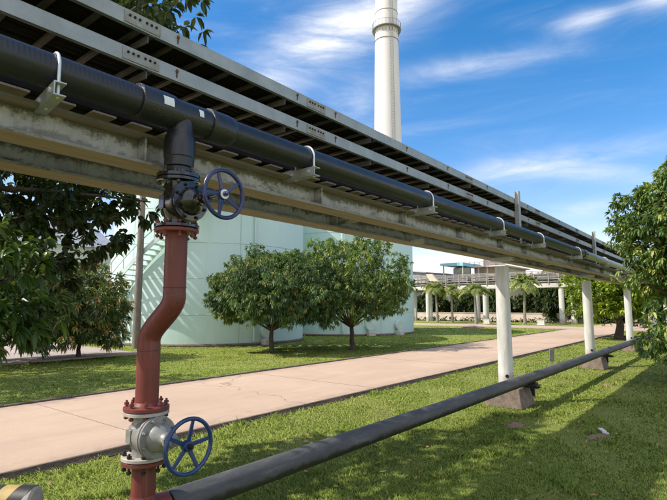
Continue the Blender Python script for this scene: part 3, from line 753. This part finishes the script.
# striped barrier at lower left (rounded end)
bd=Vector((math.cos(R(38.6-90)),math.sin(R(38.6-90)),0))
e=Vector((1.30,3.26,.47))
bt=thing('striped_barrier','worn yellow and black striped round barrier end in the lower left corner','barrier',tuple(e-bd*.3-Vector((0,0,.5))))
Rb=.09; n=32
def stripe(s0,s1,mat,nm='stripe',rr=Rb):
    mb=MB(); vs=[]
    up=Vector((0,0,1)); w=bd.cross(up)
    for s in (s0,s1):
        for j in range(n):
            a=2*PI*j/n; sh=-.055*math.sin(a)
            vs.append(e-bd*(s+(sh if True else 0))+up*math.sin(a)*rr+w*math.cos(a)*rr)
    fs=[(j,(j+1)%n,n+(j+1)%n,n+j) for j in range(n)]+[tuple(range(n)),tuple(range(2*n-1,n-1,-1))]
    mb.add(vs,fs); mb.build(nm,mat,bt)
s=.055
for i in range(16):
    stripe(s,s+.086,'hazy_black' if i%2==0 else 'hazy_yellow'); s+=.087
MB().tube([e-bd*.07,e-bd*.02,e+bd*.0,e+bd*.012],[Rb*.995,Rb,.085,.07],32).build('end_cap','whitegasket',bt)
for sx in (.55,1.3): MB().cyl(e-bd*sx-Vector((0,0,.09)),(*(e-bd*sx).xy,0),.03).build('post','hazy_black',bt)

# ================================================================== TANKS
def arc_ring(mb,c,r,z0,z1,t,n=96):
    mb.tube2([Vector((*c,z0)),Vector((*c,z1))],[r+t,r+t],Vector((0,0,1)),n)
def tank(lab,c,r,h,stair):
    t=thing('storage_tank',lab,'storage tank',(*c,0),'mint green storage tanks')
    MB().lathe((*c,0),(0,0,1),[(0,r),(h,r),(h+.7,.1)],128).build('shell','mint',t,angle=20)
    z=1.25
    while z<h: 
        MB().torus((*c,z),(0,0,1),r,.012,128,6).build('weld_seam','seam',t); z+=1.45
    for a in range(0,360,60):
        aa=R(a+7); p=Vector((c[0]+math.cos(aa)*r,c[1]+math.sin(aa)*r,0))
        MB().box((p.x,p.y,.09+h/2),(.012,.03,h),rz=aa).build('weld_seam','seam',t)
    MB().torus((*c,.05),(0,0,1),r+.02,.06,128,8).build('base_ring','concrete',t)
    return t
T1=(15.35,19.86); r1=4.45
t1=tank('large mint green storage tank with a spiral stair, left of the other tank',T1,r1,7.6,True)
T2=(24.9,19.3); r2=4.5
t2=tank('mint green storage tank behind the right mango tree, right of the stair tank',T2,r2,7.6,False)
# spiral stair on tank 1, rising to the right
st=thing('tank_stair','pale mint steel stair climbing round the left side of the storage tank','stair',(T1[0]+r1*math.cos(R(212)),T1[1]+r1*math.sin(R(212)),0))
def sp(a,rad,z): return Vector((T1[0]+rad*math.cos(a),T1[1]+rad*math.sin(a),z))
a0,a1=R(155),R(251); ns=38
Pi=[];Po=[];Ro=[];Ro2=[]
for i in range(ns+1):
    a=a0+(a1-a0)*i/ns; z=.0+i*.195
    Pi.append(sp(a,r1+.10,z)); Po.append(sp(a,r1+.88,z)); Ro.append(sp(a,r1+.88,z+1.0)); Ro2.append(sp(a,r1+.88,z+.5))
for P_,nm in ((Pi,'stringer'),(Po,'stringer')):
    m=MB(); vs=[];
    for p in P_:
        rd=Vector((p.x-T1[0],p.y-T1[1],0)).normalized()*.02
        vs+=[p-rd-Vector((0,0,.13)),p+rd-Vector((0,0,.13)),p+rd+Vector((0,0,.09)),p-rd+Vector((0,0,.09))]
    k=len(P_); fs=[(4*i+j,4*i+(j+1)%4,4*i+4+(j+1)%4,4*i+4+j) for i in range(k-1) for j in range(4)]+[(0,1,2,3),(4*k-1,4*k-2,4*k-3,4*k-4)]
    m.add(vs,fs); m.build(nm,'mintlight',st)
for i in range(ns): 
    a=a0+(a1-a0)*(i+.5)/ns; p=sp(a,r1+.49,.0+(i+.5)*.195); MB().box(p,(.78,.22,.035),rz=a).build('tread','mintlight',st)
MB().tube(Ro,.028,8).build('handrail','mintlight',st); MB().tube(Ro2,.02,8).build('handrail','mintlight',st)
for i in range(0,ns+1,3): MB().cyl(Po[i],Ro[i],.022,n=8).build('baluster','mintlight',st)
# manway / outlet parts and riser pipes on tanks
def onshell(T,r,deg,z): return Vector((T[0]+r*math.cos(R(deg)),T[1]+r*math.sin(R(deg)),z))
for T,r,par,degs in ((T1,r1,t1,(262,)),(T2,r2,t2,(262,238))):
    for dg in degs:
        o=onshell(T,r-.02,dg,.55); d=Vector((math.cos(R(dg)),math.sin(R(dg)),0))
        m=MB().lathe(o,d,[(0,.22),(.16,.22),(.161,.29),(.2,.29),(.201,.27),(.23,.25)],32); m.build('manway','mintlight',par)
        MB().box(o+d*.22-Vector((0,0,.42)),(.35,.4,.26),rz=R(dg)).build('manway_plinth','farwhite',par,bevel=.03)
p=onshell(T1,r1+.08,255,0); MB().tube([p+Vector((0,0,.2)),p+Vector((0,0,7.4))],.05,10).build('riser_pipe','mintlight',t1)
p=onshell(T2,r2+.08,219,0); MB().tube([p+Vector((0,0,.2)),p+Vector((0,0,7.4))],.06,10).build('riser_pipe','mintlight',t2)
lad=MB()
for s in(-.2,.2): 
    p=onshell(T2,r2+.15,248,0)+Vector((s,0,0)); lad.cyl(p+Vector((0,0,1.0)),p+Vector((0,0,7.6)),.02,n=6)
for k in range(24):
    p=onshell(T2,r2+.15,248,1.1+k*.28); lad.cyl(p+Vector((-.2,0,0)),p+Vector((.2,0,0)),.014,n=6)
lad.build('ladder','mintlight',t2)
pv=tag(MB().tube([(10.3,17.75,0),(10.32,17.77,4),(10.33,17.75,7.6)],[.145,.125,.10],18).build('utility_pole','pole'),'rough grey brown pole standing in front of the tank stair','pole')

# ================================================================== CHIMNEY
cd=(math.cos(R(38.6-6.4))*66,math.sin(R(38.6-6.4))*66)
ch=thing('chimney','tall tapering white factory chimney with a ring platform against the sky','chimney',(*cd,0))
MB().lathe((*cd,0),(0,0,1),[(0,2.55),(16,2.05),(26,1.80),(40,1.56),(52,1.45)],64).build('stack','chimney',ch)
def rz_(z): return 2.05+(1.56-2.05)*(z-16)/24
for z in (37.9,42.0,43.8): MB().torus((*cd,z),(0,0,1),rz_(z)+.01,.06,64,6).build('band','chimneyband',ch)
zp=39.5
pf=MB().lathe((*cd,zp),(0,0,1),[(0,rz_(zp)-.05),(.02,rz_(zp)+.42),(.10,rz_(zp)+.42),(.12,rz_(zp)-.05)],48).build('ring_platform','chimneyband',ch)
for k in range(24):
    a=2*PI*k/24; p=Vector((cd[0]+math.cos(a)*(rz_(zp)+.40),cd[1]+math.sin(a)*(rz_(zp)+.40),zp)); MB().cyl(p,p+Vector((0,0,.9)),.03,n=6).build('baluster','chimneyband',pf)
    q=Vector((cd[0]+math.cos(a)*(rz_(zp)+.02),cd[1]+math.sin(a)*(rz_(zp)+.02),zp-.7)); MB().cyl(p,q,.035,n=5).build('strut','chimneyband',pf)
MB().torus((*cd,zp+.9),(0,0,1),rz_(zp)+.40,.025,48,6).build('handrail','chimneyband',pf)
# access ladder up the shaft, facing the camera a little right
la=R(38.6-6.4+180+22); m=MB()
for s in(-.22,.22):
    m.tube([(cd[0]+math.cos(la)*(r+.15)-math.sin(la)*s,cd[1]+math.sin(la)*(r+.15)+math.cos(la)*s,z) for z,r in ((2,2.5),(16,2.05),(26,1.80),(40,1.56),(52,1.45))],.035,5)
z=2
while z<52:
    r_=np.interp(z,[0,16,26,40,52],[2.55,2.05,1.8,1.56,1.45])+.15
    p=Vector((cd[0]+math.cos(la)*r_,cd[1]+math.sin(la)*r_,z)); t_=Vector((-math.sin(la),math.cos(la),0))*.22; m.cyl(p-t_,p+t_,.02,n=4); z+=.4
m.build('ladder','fargrey',ch)

# ================================================================== FAR RACK / WALKWAY
FX=48
fr=thing('elevated_walkway','distant pale elevated walkway with railings on white columns behind the palms','walkway',(FX,16,0))
Ya,Yb=3,34
d=MB(); d.box((FX+.9,(Ya+Yb)/2,3.62),(1.9,Yb-Ya,.10)); d.box((FX,(Ya+Yb)/2,3.44),(.14,Yb-Ya,.28)); d.box((FX+1.8,(Ya+Yb)/2,3.44),(.14,Yb-Ya,.28)); d.build('deck','farwhite',fr)
MB().box((FX+.9,(Ya+Yb)/2,3.545),(1.62,Yb-Ya-.1,.04)).build('soffit','fargrey',fr)
for xx in (FX-.05,FX+1.85):
    m=MB()
    for z in (3.85,4.08,4.31,4.54,4.78): m.box((xx,(Ya+Yb)/2,z),(.05,Yb-Ya,.07))
    m.build('railing','farrail',fr)
    y=Ya
    while y<=Yb: MB().box((xx-.032,y,4.20),(.012+.05,.10,1.28)).build('rail_post','farrail',fr); y+=1.45
# pipes and cable trays carried on the deck
m=MB(); 
for k,(z,r) in enumerate(((3.80,.10),(3.82,.13),(3.80,.11),(4.15,.08))): m.cyl((FX+.35+k*.4,Ya+.2,z),(FX+.35+k*.4,Yb-.2,z),r,n=10)
m.build('pipes','fardark',fr)
g=random.Random(12)
MB().box((FX+.9,(Ya+Yb)/2,4.02),(.9,Yb-Ya-.6,.05)).box((FX+.9,(Ya+Yb)/2,4.42),(.8,Yb-Ya-.6,.05)).build('cable_tray','fardark',fr)
y=Ya+.6
while y<Yb-.5: MB().box((FX+.9,y,4.12),(1.0,.08,.9)).build('tray_support','fargrey',fr); y+=2.2
for y in (5.2,11.2,12.2,19.3,20.2,25.6,27.5,32): 
    MB().cyl((FX+.25,y,0),(FX+.25,y,3.32),.23,n=16).build('column','column',fr)
    MB().cyl((FX+1.5,y+.35,0),(FX+1.5,y+.35,3.32),.20,n=14).build('column','column',fr)
# stair end block of the walkway
MB().extrude([(23.6,3.66),(24.6,3.66),(25.4,4.95),(24.7,4.95)],'x',FX-.5,FX-.1).build('stair_cheek','fartan',fr)
wl=MB().box((53.5,24,.42),(.25,30,.84)); wl.box((53.5,24,.86),(.35,30,.06))
tag(wl.build('low_wall','fartan'),'long low cream wall behind the palms under the walkway','wall')

# far buildings
def window(par,x,y0,y1,z0,z1): MB().box((x,(y0+y1)/2,(z0+z1)/2),(.08,y1-y0,z1-z0)).build('window','darkgap',par)
f1=thing('factory_building','distant tan industrial building with open floors above the walkway railing','building',(66,25.5,0))
MB().box((70,25.6,3.4),(8,4.4,6.8)).build('wall','fartan',f1)
for z in (4.6,5.7,6.85): MB().box((69.2,25.4,z),(10,5.2,.16)).build('floor_slab','fartan',f1)
for y in (23.0,24.2,25.4,26.6,27.8):
    MB().box((64.6,y,3.4),(.18,.18,6.8)).build('column','farwhite',f1)
MB().box((68,26,7.5),(2.4,1.6,1.2)).build('roof_room','fartan',f1); MB().cyl((67,24.3,6.9),(67,24.3,8.0),.45).build('vent_stack','farwhite',f1)
for y in (24.0,25.6,27.1): window(f1,65.96,y-.3,y+.3,4.9,5.5)
m=MB()
for z in(7.2,7.5): m.box((64.5,25.4,z),(.05,5.1,.05))
for k in range(8): m.box((64.5,22.95+k*.7,7.2),(.05,.05,.62))
m.build('railing','fargrey',f1)
f2=thing('canopy','light blue sheet roof canopy on thin posts beside the tan building','canopy',(64,28.8,0))
MB().extrude([(27.2,7.25),(30.4,7.25),(30.5,7.05),(30.4,6.95),(27.2,6.8)],'x',61,67).build('roof','blueroof',f2)
for y in (27.4,30.1):
    for x in (61.3,66.6): MB().cyl((x,y,0),(x,y,7),.10).build('post','farwhite',f2)
MB().tube([(61.3,30.0,4.4),(61.3,27.6,6.5)],.06,6).build('brace','fargrey',f2)
sl=tag(MB().lathe((63,28.3,0),(0,0,1),[(0,.7),(5.2,.7),(5.9,1.1),(6.6,1.1),(6.9,.5)],24).build('silo','fargrey'),'small grey silo under the light blue canopy','silo')
f3=thing('conveyor_gallery','grey roofed sloping conveyor gallery beside the second tank','conveyor gallery',(62,40,0))
def prism(y0,z0,y1,z1,x0,x1,h): 
    m=MB(); m.add([(x,y,z+dz) for x in(x0,x1) for (y,z) in((y0,z0),(y1,z1)) for dz in(0,h)],[(0,1,3,2),(4,6,7,5),(0,4,5,1),(2,3,7,6),(0,2,6,4),(1,5,7,3)]); return m
prism(46,6.6,30,4.9,62,65,.9).build('gallery','fargrey',f3); prism(46.1,7.52,29.9,5.82,61.7,65.3,.12).build('roof','farroof',f3)
for y in (32,37,42): MB().cyl((63,y,0),(63,y,5.3+(y-32)*.1),.16).build('support','farwhite',f3)
f4=thing('warehouse','long white low warehouse with dark doorways seen under the walkway','warehouse',(60,34,0))
MB().box((64,38,1.8),(8,18,3.6)).build('wall','farwhite',f4)
MB().extrude([(28.7,3.62),(47.3,3.62),(47.3,3.75),(38,4.9),(28.7,3.75)],'x',59.6,68.4).build('roof','farroof',f4)
for y in (31,34.5,38,41.5): MB().box((59.96,y,1.45),(.12,2.9,2.9)).build('doorway','darkgap',f4)
f5=thing('white_building','plain white building glimpsed through the leaves at far left','building',(8,33,0))
MB().box((3,34,2.6),(26,6,5.2)).build('wall','farwhite',f5)
MB().extrude([(30.6,5.2),(37.4,5.2),(34,6.9)],'x',-10.4,16.4).build('roof','farroof',f5)
for k in range(7): MB().box((-6+3.1*k,30.97,2.7),(1.3,.08,1.1)).build('window','darkgap',f5)

# small white marker boxes in the far lawn
for (x,y,l) in ((44.3,12.9,'small white box on the far lawn in front of the dark trees'),(44.5,17.7,'small white post between the far palms')):
    tag(MB().box((x,y,.22),(.3,.55,.36)).box((x,y,.42),(.34,.6,.04)).box((x,y,.03),(.4,.65,.06)).build('marker_box','farwhite',bevel=.01),l,'box')
tag(MB().lathe((35.4,15.2,0),(0,0,1),[(0,.9),(.06,.85),(.10,.8),(.11,.3),(.16,.28)],20).build('manhole_slab','concrete'),'low round concrete slab set in the far lawn','slab')

# ================================================================== VEGETATION
# mango trees by the tanks
tree('mango_tree','round dense dark green mango tree in front of the big tank','tree',(12.35,12.6,0),.75,(12.6,12.6,2.05),(2.1,2.1,1.5),260,17,13,.135,.038,'mango',r0=.085,seed=11,shell=.72,spread=.30,down=.45,young=.07,droop=.45,flat=-.62,ntips=22,t0=.05,t1=.85,inner=70)
tree('mango_tree','taller loose crowned mango tree with yellow green tips, right of the round one','tree',(15.1,11.2,0),.8,(15.35,11.35,2.5),(2.2,2.2,1.75),175,13,12,.14,.042,'mango2',r0=.095,seed=23,shell=.5,spread=.32,down=.3,young=.14,droop=.35,flat=-.8,ntips=34,t0=.05,t1=.85,inner=34,
     extra=[(14.4,12.4,4.0),(14.3,12.3,3.6),(13.9,12.2,3.3),(15.4,11.3,4.05),(16.8,10.9,3.9),(17.2,10.6,3.5),(17.6,10.5,3.0),(17.8,10.3,2.4)])
# bush with reddish tips at far left
tree('bush','low mango bush with yellow and reddish new leaves at the yard edge','bush',(7.3,15.8,0),.4,(7.15,15.7,1.55),(1.45,1.5,1.35),95,14,12,.19,.045,'redtip',r0=.07,seed=31,shell=.6,spread=.36,young=.22,down=.35,ntips=14,flat=-.8,inner=20)
tree('bush','dark green bush behind the hanging branches at the far left edge','bush',(5.0,15.9,0),.4,(4.9,15.9,1.7),(2.2,1.9,1.6),85,13,12,.2,.05,'mango',r0=.07,seed=32,shell=.6,spread=.38,young=.04,ntips=10,inner=16)
# lime green tree at the right by the road
tree('round_tree','round lime green tree at the road edge behind the far columns','tree',(27.9,4.45,0),.9,(27.7,4.75,2.2),(1.75,1.75,1.55),80,12,11,.26,.12,'lime',r0=.20,seed=41,shell=.72,spread=.46,young=.02,down=.1,ntips=12,droop=.1,flat=-.6,inner=26,t0=.2,t1=.9)

# big leafy tree at the left: low boughs hang below the rack, top shows above it
bough=[ # x,y,z of bough ends
(.0,0,0)]
LT=(0.35,5.2,0)
lt=thing('leafy_tree','large dark leafy tree with boughs hanging behind the rack at the left edge','tree',LT)
import itertools
LOW=np.array([[0.99,5.4,2.87],[1.6,5.9,3.1],[2.15,5.3,2.78],[2.9,5.7,2.9],[1.5,5.0,2.55],[2.2,5.8,2.6],[2.55,5.2,2.38],[3.1,5.6,2.6],[2.95,5.4,2.2],[3.2,5.2,2.1],[3.35,5.3,2.6],[3.5,5.1,2.52],
 [2.4,5.6,2.2],[1.7,5.1,2.3],[2.2,5.3,2.0],[1.3,5.3,3.2],[2.0,5.6,3.2],[2.5,5.2,3.2],[1.2,4.8,2.2],[1.0,5.4,2.5],[3.0,5.0,2.75],[2.6,5.7,2.7]])
MIDB=crown_clumps((1.7,5.1,4.9),(1.75,1.55,1.25),46,.3,-1,5)
UPB=np.array([[3.15,5.8,5.15],[3.4,5.95,5.2],[3.7,6.0,5.3],[2.75,5.8,5.2],[3.0,6.0,5.4],[3.0,5.7,5.25],[3.3,5.9,5.4],[3.55,6.0,5.45],[2.9,5.9,5.6],[3.3,6.1,5.75]])
LOW=np.concatenate([LOW,np.array([[1.1,5.3,2.2],[1.4,5.6,2.75],[1.9,5.7,2.9],[.9,5.2,2.9],[1.7,5.5,2.55],[2.0,5.1,2.6],[2.6,5.4,2.75],[1.3,5.0,2.9],[1.6,5.4,2.1],[2.3,5.5,3.0]])])
LOW=np.array([p for p in LOW if not (math.atan2(p[1],p[0])<R(62.5) and p[2]<2.62)])
limbs(lt,LT,(0.6,5.2,2.5),list(LOW[::3])+list(MIDB[::4])+list(UPB[::2]),.10,seed=9,off=LT)
a1_=rosettes(LOW,30,.30,8,.11,.056,.2,(0.6,5.2,3.5),tint0=.1,tint1=.7,young=.03,jit=.55)
a2_=rosettes(np.concatenate([MIDB]),14,.42,9,.13,.05,.2,(0.8,5.2,4.5),tint0=.2,tint1=.85,young=.03)
a3_=rosettes(UPB,18,.24,9,.13,.05,.25,(1.2,5.2,4.5),tint0=.3,tint1=.9,young=.05)
leaf_mesh('crown',*[np.concatenate(z) for z in zip(a1_,a2_,a3_)],'dark',lt,droop=.25,seg=2,off=LT)
# shade tree beyond the left edge of the frame
tree('shade_tree','broad shade tree standing behind the road beyond the left edge','tree',(.4,14.8,0),2.2,(.8,14.6,5.0),(2.5,2.4,1.7),70,14,9,.2,.07,'dark',r0=.2,seed=81,shell=.5,spread=.5,young=.02,ntips=16,inner=20)
# nearer, greener bush below
LB=(0.55,4.2,0)
lb=thing('leafy_bush','nearer green bush with long drooping leaves at the left edge','bush',LB)
NB_=np.array([[1.15,4.15,1.95],[1.4,4.1,1.85],[1.2,4.0,1.6],[1.55,4.05,1.55],[1.3,3.95,1.5],[1.5,4.2,1.5],[1.2,4.0,1.45],[1.0,4.3,1.5],[1.5,4.2,2.0],[.9,4.1,1.7],[.8,4.0,1.5],[1.3,4.3,2.1],[1.0,4.2,1.4],[1.45,4.4,1.6]])
limbs(lb,LB,(0.65,4.2,.7),list(NB_),.05,seed=19)
a=rosettes(NB_,22,.22,8,.105,.040,.3,(0.6,4.2,1.2),tint0=.2,tint1=.85,young=.07,jit=.5)
leaf_mesh('crown',*a,'fresh',lb,droop=.4,seg=2,off=LB)

# foreground tree at the right edge
tree('leafy_tree','sunlit green tree overlapping the far end of the rack at the right edge','tree',(12.6,.1,0),1.0,(12.7,.35,3.1),(1.3,1.6,1.65),230,14,12,.125,.044,'mango2',r0=.11,seed=51,shell=.5,spread=.28,young=.2,down=.3,ntips=22,seg=2,droop=.35,t0=.1,t1=.8,inner=60,flat=-.8,
     extra=[(12.1,1.45,.80),(12.1,1.3,.95),(12.15,1.15,.75),(12.2,1.1,1.1),(12.2,.9,.9),(12.2,1.25,1.3),(12.3,1.2,1.6),(12.0,1.9,3.4),(12.1,1.85,3.1),(12.2,1.7,3.8)])

# palms
def palm(x,y,h,lab,seed,fl=1.5):
    g=random.Random(seed); t=thing('palm_tree',lab,'palm tree',(x,y,0),'young palms in front of the elevated walkway')
    top=Vector((x+g.uniform(-.15,.15),y+g.uniform(-.15,.15),h))
    MB().tube([(x,y,0),(x,y,h*.3),top.lerp(Vector((x,y,h*.5)),.5),top],[.17,.11,.09,.08],12).build('trunk','palmtrunk',t)
    B=[];D=[];L=[];T=[]; st_=MB()
    for k in range(22):
        az=2*PI*k/22+g.uniform(-.2,.2); el=g.uniform(.6,1.35) if k%2 else g.uniform(.15,.8); ln=fl*g.uniform(.8,1.1)
        d=Vector((math.cos(az),math.sin(az),0)); P=[]
        for i in range(9):
            s=i/8; P.append(top+d*(ln*s*math.cos(el)*(1-.15*s))+Vector((0,0,ln*(math.sin(el)*s-.72*s**2.4))))
        st_.tube(P,[.02*(1-.7*i/8) for i in range(9)],4)
        tn=g.uniform(.1,.9)
        for i in range(1,25):
            s=i/25; j=min(7,int(s*8)); f=s*8-j; p=P[j].lerp(P[j+1],f); ax=(P[j+1]-P[j]).normalized(); sd=ax.cross(Vector((0,0,1))).normalized()
            for q in(-1,1):
                B.append(p); D.append(sd*q*.8+ax*.7+Vector((0,0,-.28))); L.append(fl*.27*math.sin(PI*(s*.85+.12))); T.append(tn+g.uniform(-.1,.1))
    st_.build('frond_stems','palmtrunk',t)
    leaf_mesh('fronds',np.array([tuple(b) for b in B]),np.array([tuple(b) for b in D]),np.array(L),np.full(len(L),.075),np.array(T),'palmleaf',t,droop=.25,seg=1,off=(x,y,0))
palm(45.0,22.9,3.3,'leftmost far palm, pale trunk in front of the white warehouse',1,1.9)
palm(45.6,21.6,3.0,'shorter far palm just right of the leftmost one',2,1.8)
palm(41.6,17.5,2.9,'far palm with drooping fronds between the leftmost pair and the nearest white column',3,1.9)
palm(45.4,14.6,3.6,'far palm with slim pale trunk right of the nearest white column',4,2.2)
# dark trees behind the walkway
def far_tree(name,x,y,cz,rad,lab,mat,seed,n=70,L=.5,grp='trees behind the elevated walkway'):
    tree(name,lab,'tree',(x,y,0),max(.4,cz-rad[2]*.8),(x,y,cz),rad,n,10,9,L,L*.45,mat,r0=.18,seed=seed,shell=.7,spread=rad[0]*.24,young=.02,down=.1,ntips=8,group=grp,inner=int(n*.4))
far_tree('broadleaf_tree',53.5,9.5,1.9,(2.2,2.4,2.1),'dark dense tree right of the far palm behind the walkway columns','wood',61)
far_tree('broadleaf_tree',54.5,13.2,1.9,(2.0,2.4,2.0),'dark dense tree directly behind the small white box','wood',62)
far_tree('broadleaf_tree',57,16.6,1.9,(2.0,2.2,2.1),'dark tree behind the slim far palm','wood',63)
far_tree('broadleaf_tree',56.6,20.8,1.7,(1.6,1.9,1.7),'dark shrub like tree under the walkway, right of the middle palm','wood',65)
far_tree('broadleaf_tree',56.8,25.0,1.6,(1.5,1.9,1.6),'dark shrub like tree under the walkway behind the short palm','wood',66)
far_tree('broadleaf_tree',56.6,29.4,1.6,(1.5,2.0,1.6),'dark shrub like tree under the walkway behind the leftmost palm','wood',67)
far_tree('broadleaf_tree',54,5.6,2.2,(2.2,2.6,2.4),'dark tree behind the round lime green tree','wood',64)
for i,(x,y,cz,rx,rz2,l) in enumerate([(74,17,4.6,4.0,3.0,'tall lighter green tree whose top shows above the walkway railing'),(72,11.5,4.7,4.2,2.8,'lighter green tree beyond the walkway, left of the second column'),
   (70,5,5,4.4,3.2,'green tree beyond the walkway hidden by the lime tree'),(66,-2,4.6,4.4,3.2,'green tree beyond the end of the walkway'),(62,-9,4.6,4.2,3.4,'far green tree at the right edge of the horizon'),(58,-16,4.6,4.2,3.4,'far green tree outside the right edge'),
   (80,24,3.0,4,2.6,'far green tree behind the tan building'),(88,44,3.4,5,3.2,'far green tree behind the warehouse')]):
    far_tree('broadleaf_tree',x,y,cz,(rx,rx,rz2),l,'woodlight',70+i,60,.7)
# low hedges under the far palms
for (x,y0,y1,h,l) in ((50.6,13,33,.42,'low dark hedge in front of the cream wall'),(43.4,-2,8,.5,'low hedge beyond the lime green tree')):
    n=int((y1-y0)*2.2); cl=np.stack([np.full(n,x)+rng.normal(0,.2,n),np.linspace(y0,y1,n),np.full(n,h*.55)+rng.normal(0,.04,n)],1)
    a=rosettes(cl,8,h*.6,7,.2,.09,0,None,tint0=.1,tint1=.6)
    t=thing('hedge',l,'hedge',(x,(y0+y1)/2,0)); leaf_mesh('foliage',*a,'wood',t,seg=1,off=(x,(y0+y1)/2,0))

# ================================================================== LIGHT, SKY, CAMERA
EL=46; sdir=Vector((-.755*math.cos(R(EL)),.656*math.cos(R(EL)),math.sin(R(EL))))
sun=bpy.data.lights.new('sun','SUN'); sun.energy=2.65; sun.angle=R(.53); sun.color=(1,.94,.82)
so=bpy.data.objects.new('sun',sun); C.objects.link(so); so.rotation_euler=sdir.to_track_quat('Z','Y').to_euler()
w=bpy.data.worlds.new('World'); scn.world=w; w.use_nodes=True; nt=w.node_tree; nt.nodes.clear()
out=nt.nodes.new('ShaderNodeOutputWorld'); bg=nt.nodes.new('ShaderNodeBackground'); bg.inputs[1].default_value=.15
sky=nt.nodes.new('ShaderNodeTexSky'); sky.sky_type='NISHITA'; sky.sun_disc=False; sky.sun_elevation=R(EL); sky.sun_rotation=math.atan2(-.755,.656)%(2*PI)
sky.air_density=1.0; sky.dust_density=.6; sky.ozone_density=2.6; sky.altitude=0
tc=nt.nodes.new('ShaderNodeTexCoord'); G=tc.outputs['Generated']
def camdir(u,v):
    h=R(38.6);p=R(6.4); r=u-333.5;q=250-v
    f=500*math.cos(p)-q*math.sin(p);up=500*math.sin(p)+q*math.cos(p)
    return Vector((f*math.cos(h)+r*math.sin(h),f*math.sin(h)-r*math.cos(h),up)).normalized()
def vm(op,a,b):
    n=N(nt,'ShaderNodeVectorMath',operation=op)
    for s,v in zip(n.inputs,(a,b)):
        if isinstance(v,Vector): s.default_value=v
        else: nt.links.new(v,s)
    return n.outputs['Value'] if op=='DOT_PRODUCT' else n.outputs[0]
# stretched wispy noise
mp=nt.nodes.new('ShaderNodeMapping'); mp.inputs['Rotation'].default_value=(R(10),R(-24),R(38.6)); mp.inputs['Scale'].default_value=(1.8,1.8,9)
nt.links.new(G,mp.inputs[0])
wn=noise(nt,mp.outputs[0],1.6,9,.62,.9); wf=noise(nt,mp.outputs[0],5,8,.65,1.2)
# broad bank of cirrus where the sky holds it: elongated lobes on the sky sphere
total=None
LOB=[((240,92),(400,-10),.050,.95),((330,40),(440,-30),.05,.6),((405,76),(540,52),.018,.6),((560,28),(610,14),.016,.85),((640,5),(700,-10),.02,.8),((450,176),(640,148),.018,.75),((540,168),(667,176),.018,.5),((555,215),(610,205),.014,.6),
     ((330,110),(380,90),.04,.35),((410,275),(560,262),.05,.75),((-40,40),(60,-40),.07,.4),((600,240),(760,225),.04,.5),((-100,300),(330,295),.06,.8)]
for p0,p1,wd,st_ in LOB:
    a=camdir(*p0); b=camdir(*p1); n_=a.cross(b).normalized(); c=(a+b).normalized(); tdir=(b-a).normalized(); hl=(b-a).length/2
    dn=vm('DOT_PRODUCT',G,n_); dt=vm('DOT_PRODUCT',G,tdir); dc=vm('DOT_PRODUCT',G,c)
    e1=math_(nt,'POWER',math_(nt,'DIVIDE',dn,wd),2); e2=math_(nt,'POWER',math_(nt,'DIVIDE',math_(nt,'SUBTRACT',dt,c.dot(tdir)),hl*1.1),2)
    gss=math_(nt,'EXPONENT',math_(nt,'MULTIPLY',math_(nt,'ADD',e1,e2),-1.0))
    gss=math_(nt,'MULTIPLY',math_(nt,'MULTIPLY',gss,st_),math_(nt,'GREATER_THAN',dc,0))
    total=gss if total is None else math_(nt,'ADD',total,gss)
s1=N(nt,'ShaderNodeMapRange'); nt.links.new(wn,s1.inputs[0]); s1.inputs[1].default_value=.32; s1.inputs[2].default_value=.62
s2=N(nt,'ShaderNodeMapRange'); nt.links.new(wf,s2.inputs[0]); s2.inputs[1].default_value=.2; s2.inputs[2].default_value=.75; s2.inputs[3].default_value=.55; s2.inputs[4].default_value=1.1
# added fill light: unseen bright clouds in the sky behind the camera
bk=vm('DOT_PRODUCT',G,Vector((-math.cos(R(38.6)),-math.sin(R(38.6)),.35)).normalized())
b1=N(nt,'ShaderNodeMapRange'); nt.links.new(bk,b1.inputs[0]); b1.inputs[1].default_value=.15; b1.inputs[2].default_value=.5
b2=N(nt,'ShaderNodeMapRange'); nt.links.new(noise(nt,G,2.2,8,.6,.4),b2.inputs[0]); b2.inputs[1].default_value=.36; b2.inputs[2].default_value=.5
back=math_(nt,'MULTIPLY',b1.outputs[0],b2.outputs[0])
# general faint wisps elsewhere
gen=math_(nt,'MULTIPLY',math_(nt,'POWER',s1.outputs[0],3),.10)
cl=math_(nt,'MULTIPLY',math_(nt,'MULTIPLY',total,math_(nt,'ADD',math_(nt,'MULTIPLY',s1.outputs[0],.85),.15)),s2.outputs[0])
cl=math_(nt,'MINIMUM',math_(nt,'ADD',math_(nt,'ADD',cl,gen),back),.92)
hsv=N(nt,'ShaderNodeHueSaturation'); hsv.inputs['Saturation'].default_value=1.42; hsv.inputs['Value'].default_value=.86; nt.links.new(sky.outputs[0],hsv.inputs['Color'])
tint=mixc(nt,1.0,hsv.outputs[0],(1.32,.86,.80),'MULTIPLY')
mixn=mixc(nt,cl,tint,(3.6,3.65,3.85))
nt.links.new(mixn,bg.inputs[0]); nt.links.new(bg.outputs[0],out.inputs[0])

cam=bpy.data.cameras.new('camera'); co=bpy.data.objects.new('camera',cam); C.objects.link(co)
co.location=(0,0,1.6); co.rotation_euler=(R(96.4),0,R(38.6-90)); cam.sensor_width=36; cam.lens=500/667*36; cam.clip_start=.05; cam.clip_end=3000
scn.camera=co
vs_=scn.view_settings; vs_.view_transform='Standard'; vs_.look='None'; vs_.exposure=1.05; vs_.gamma=1; vs_.use_curve_mapping=False
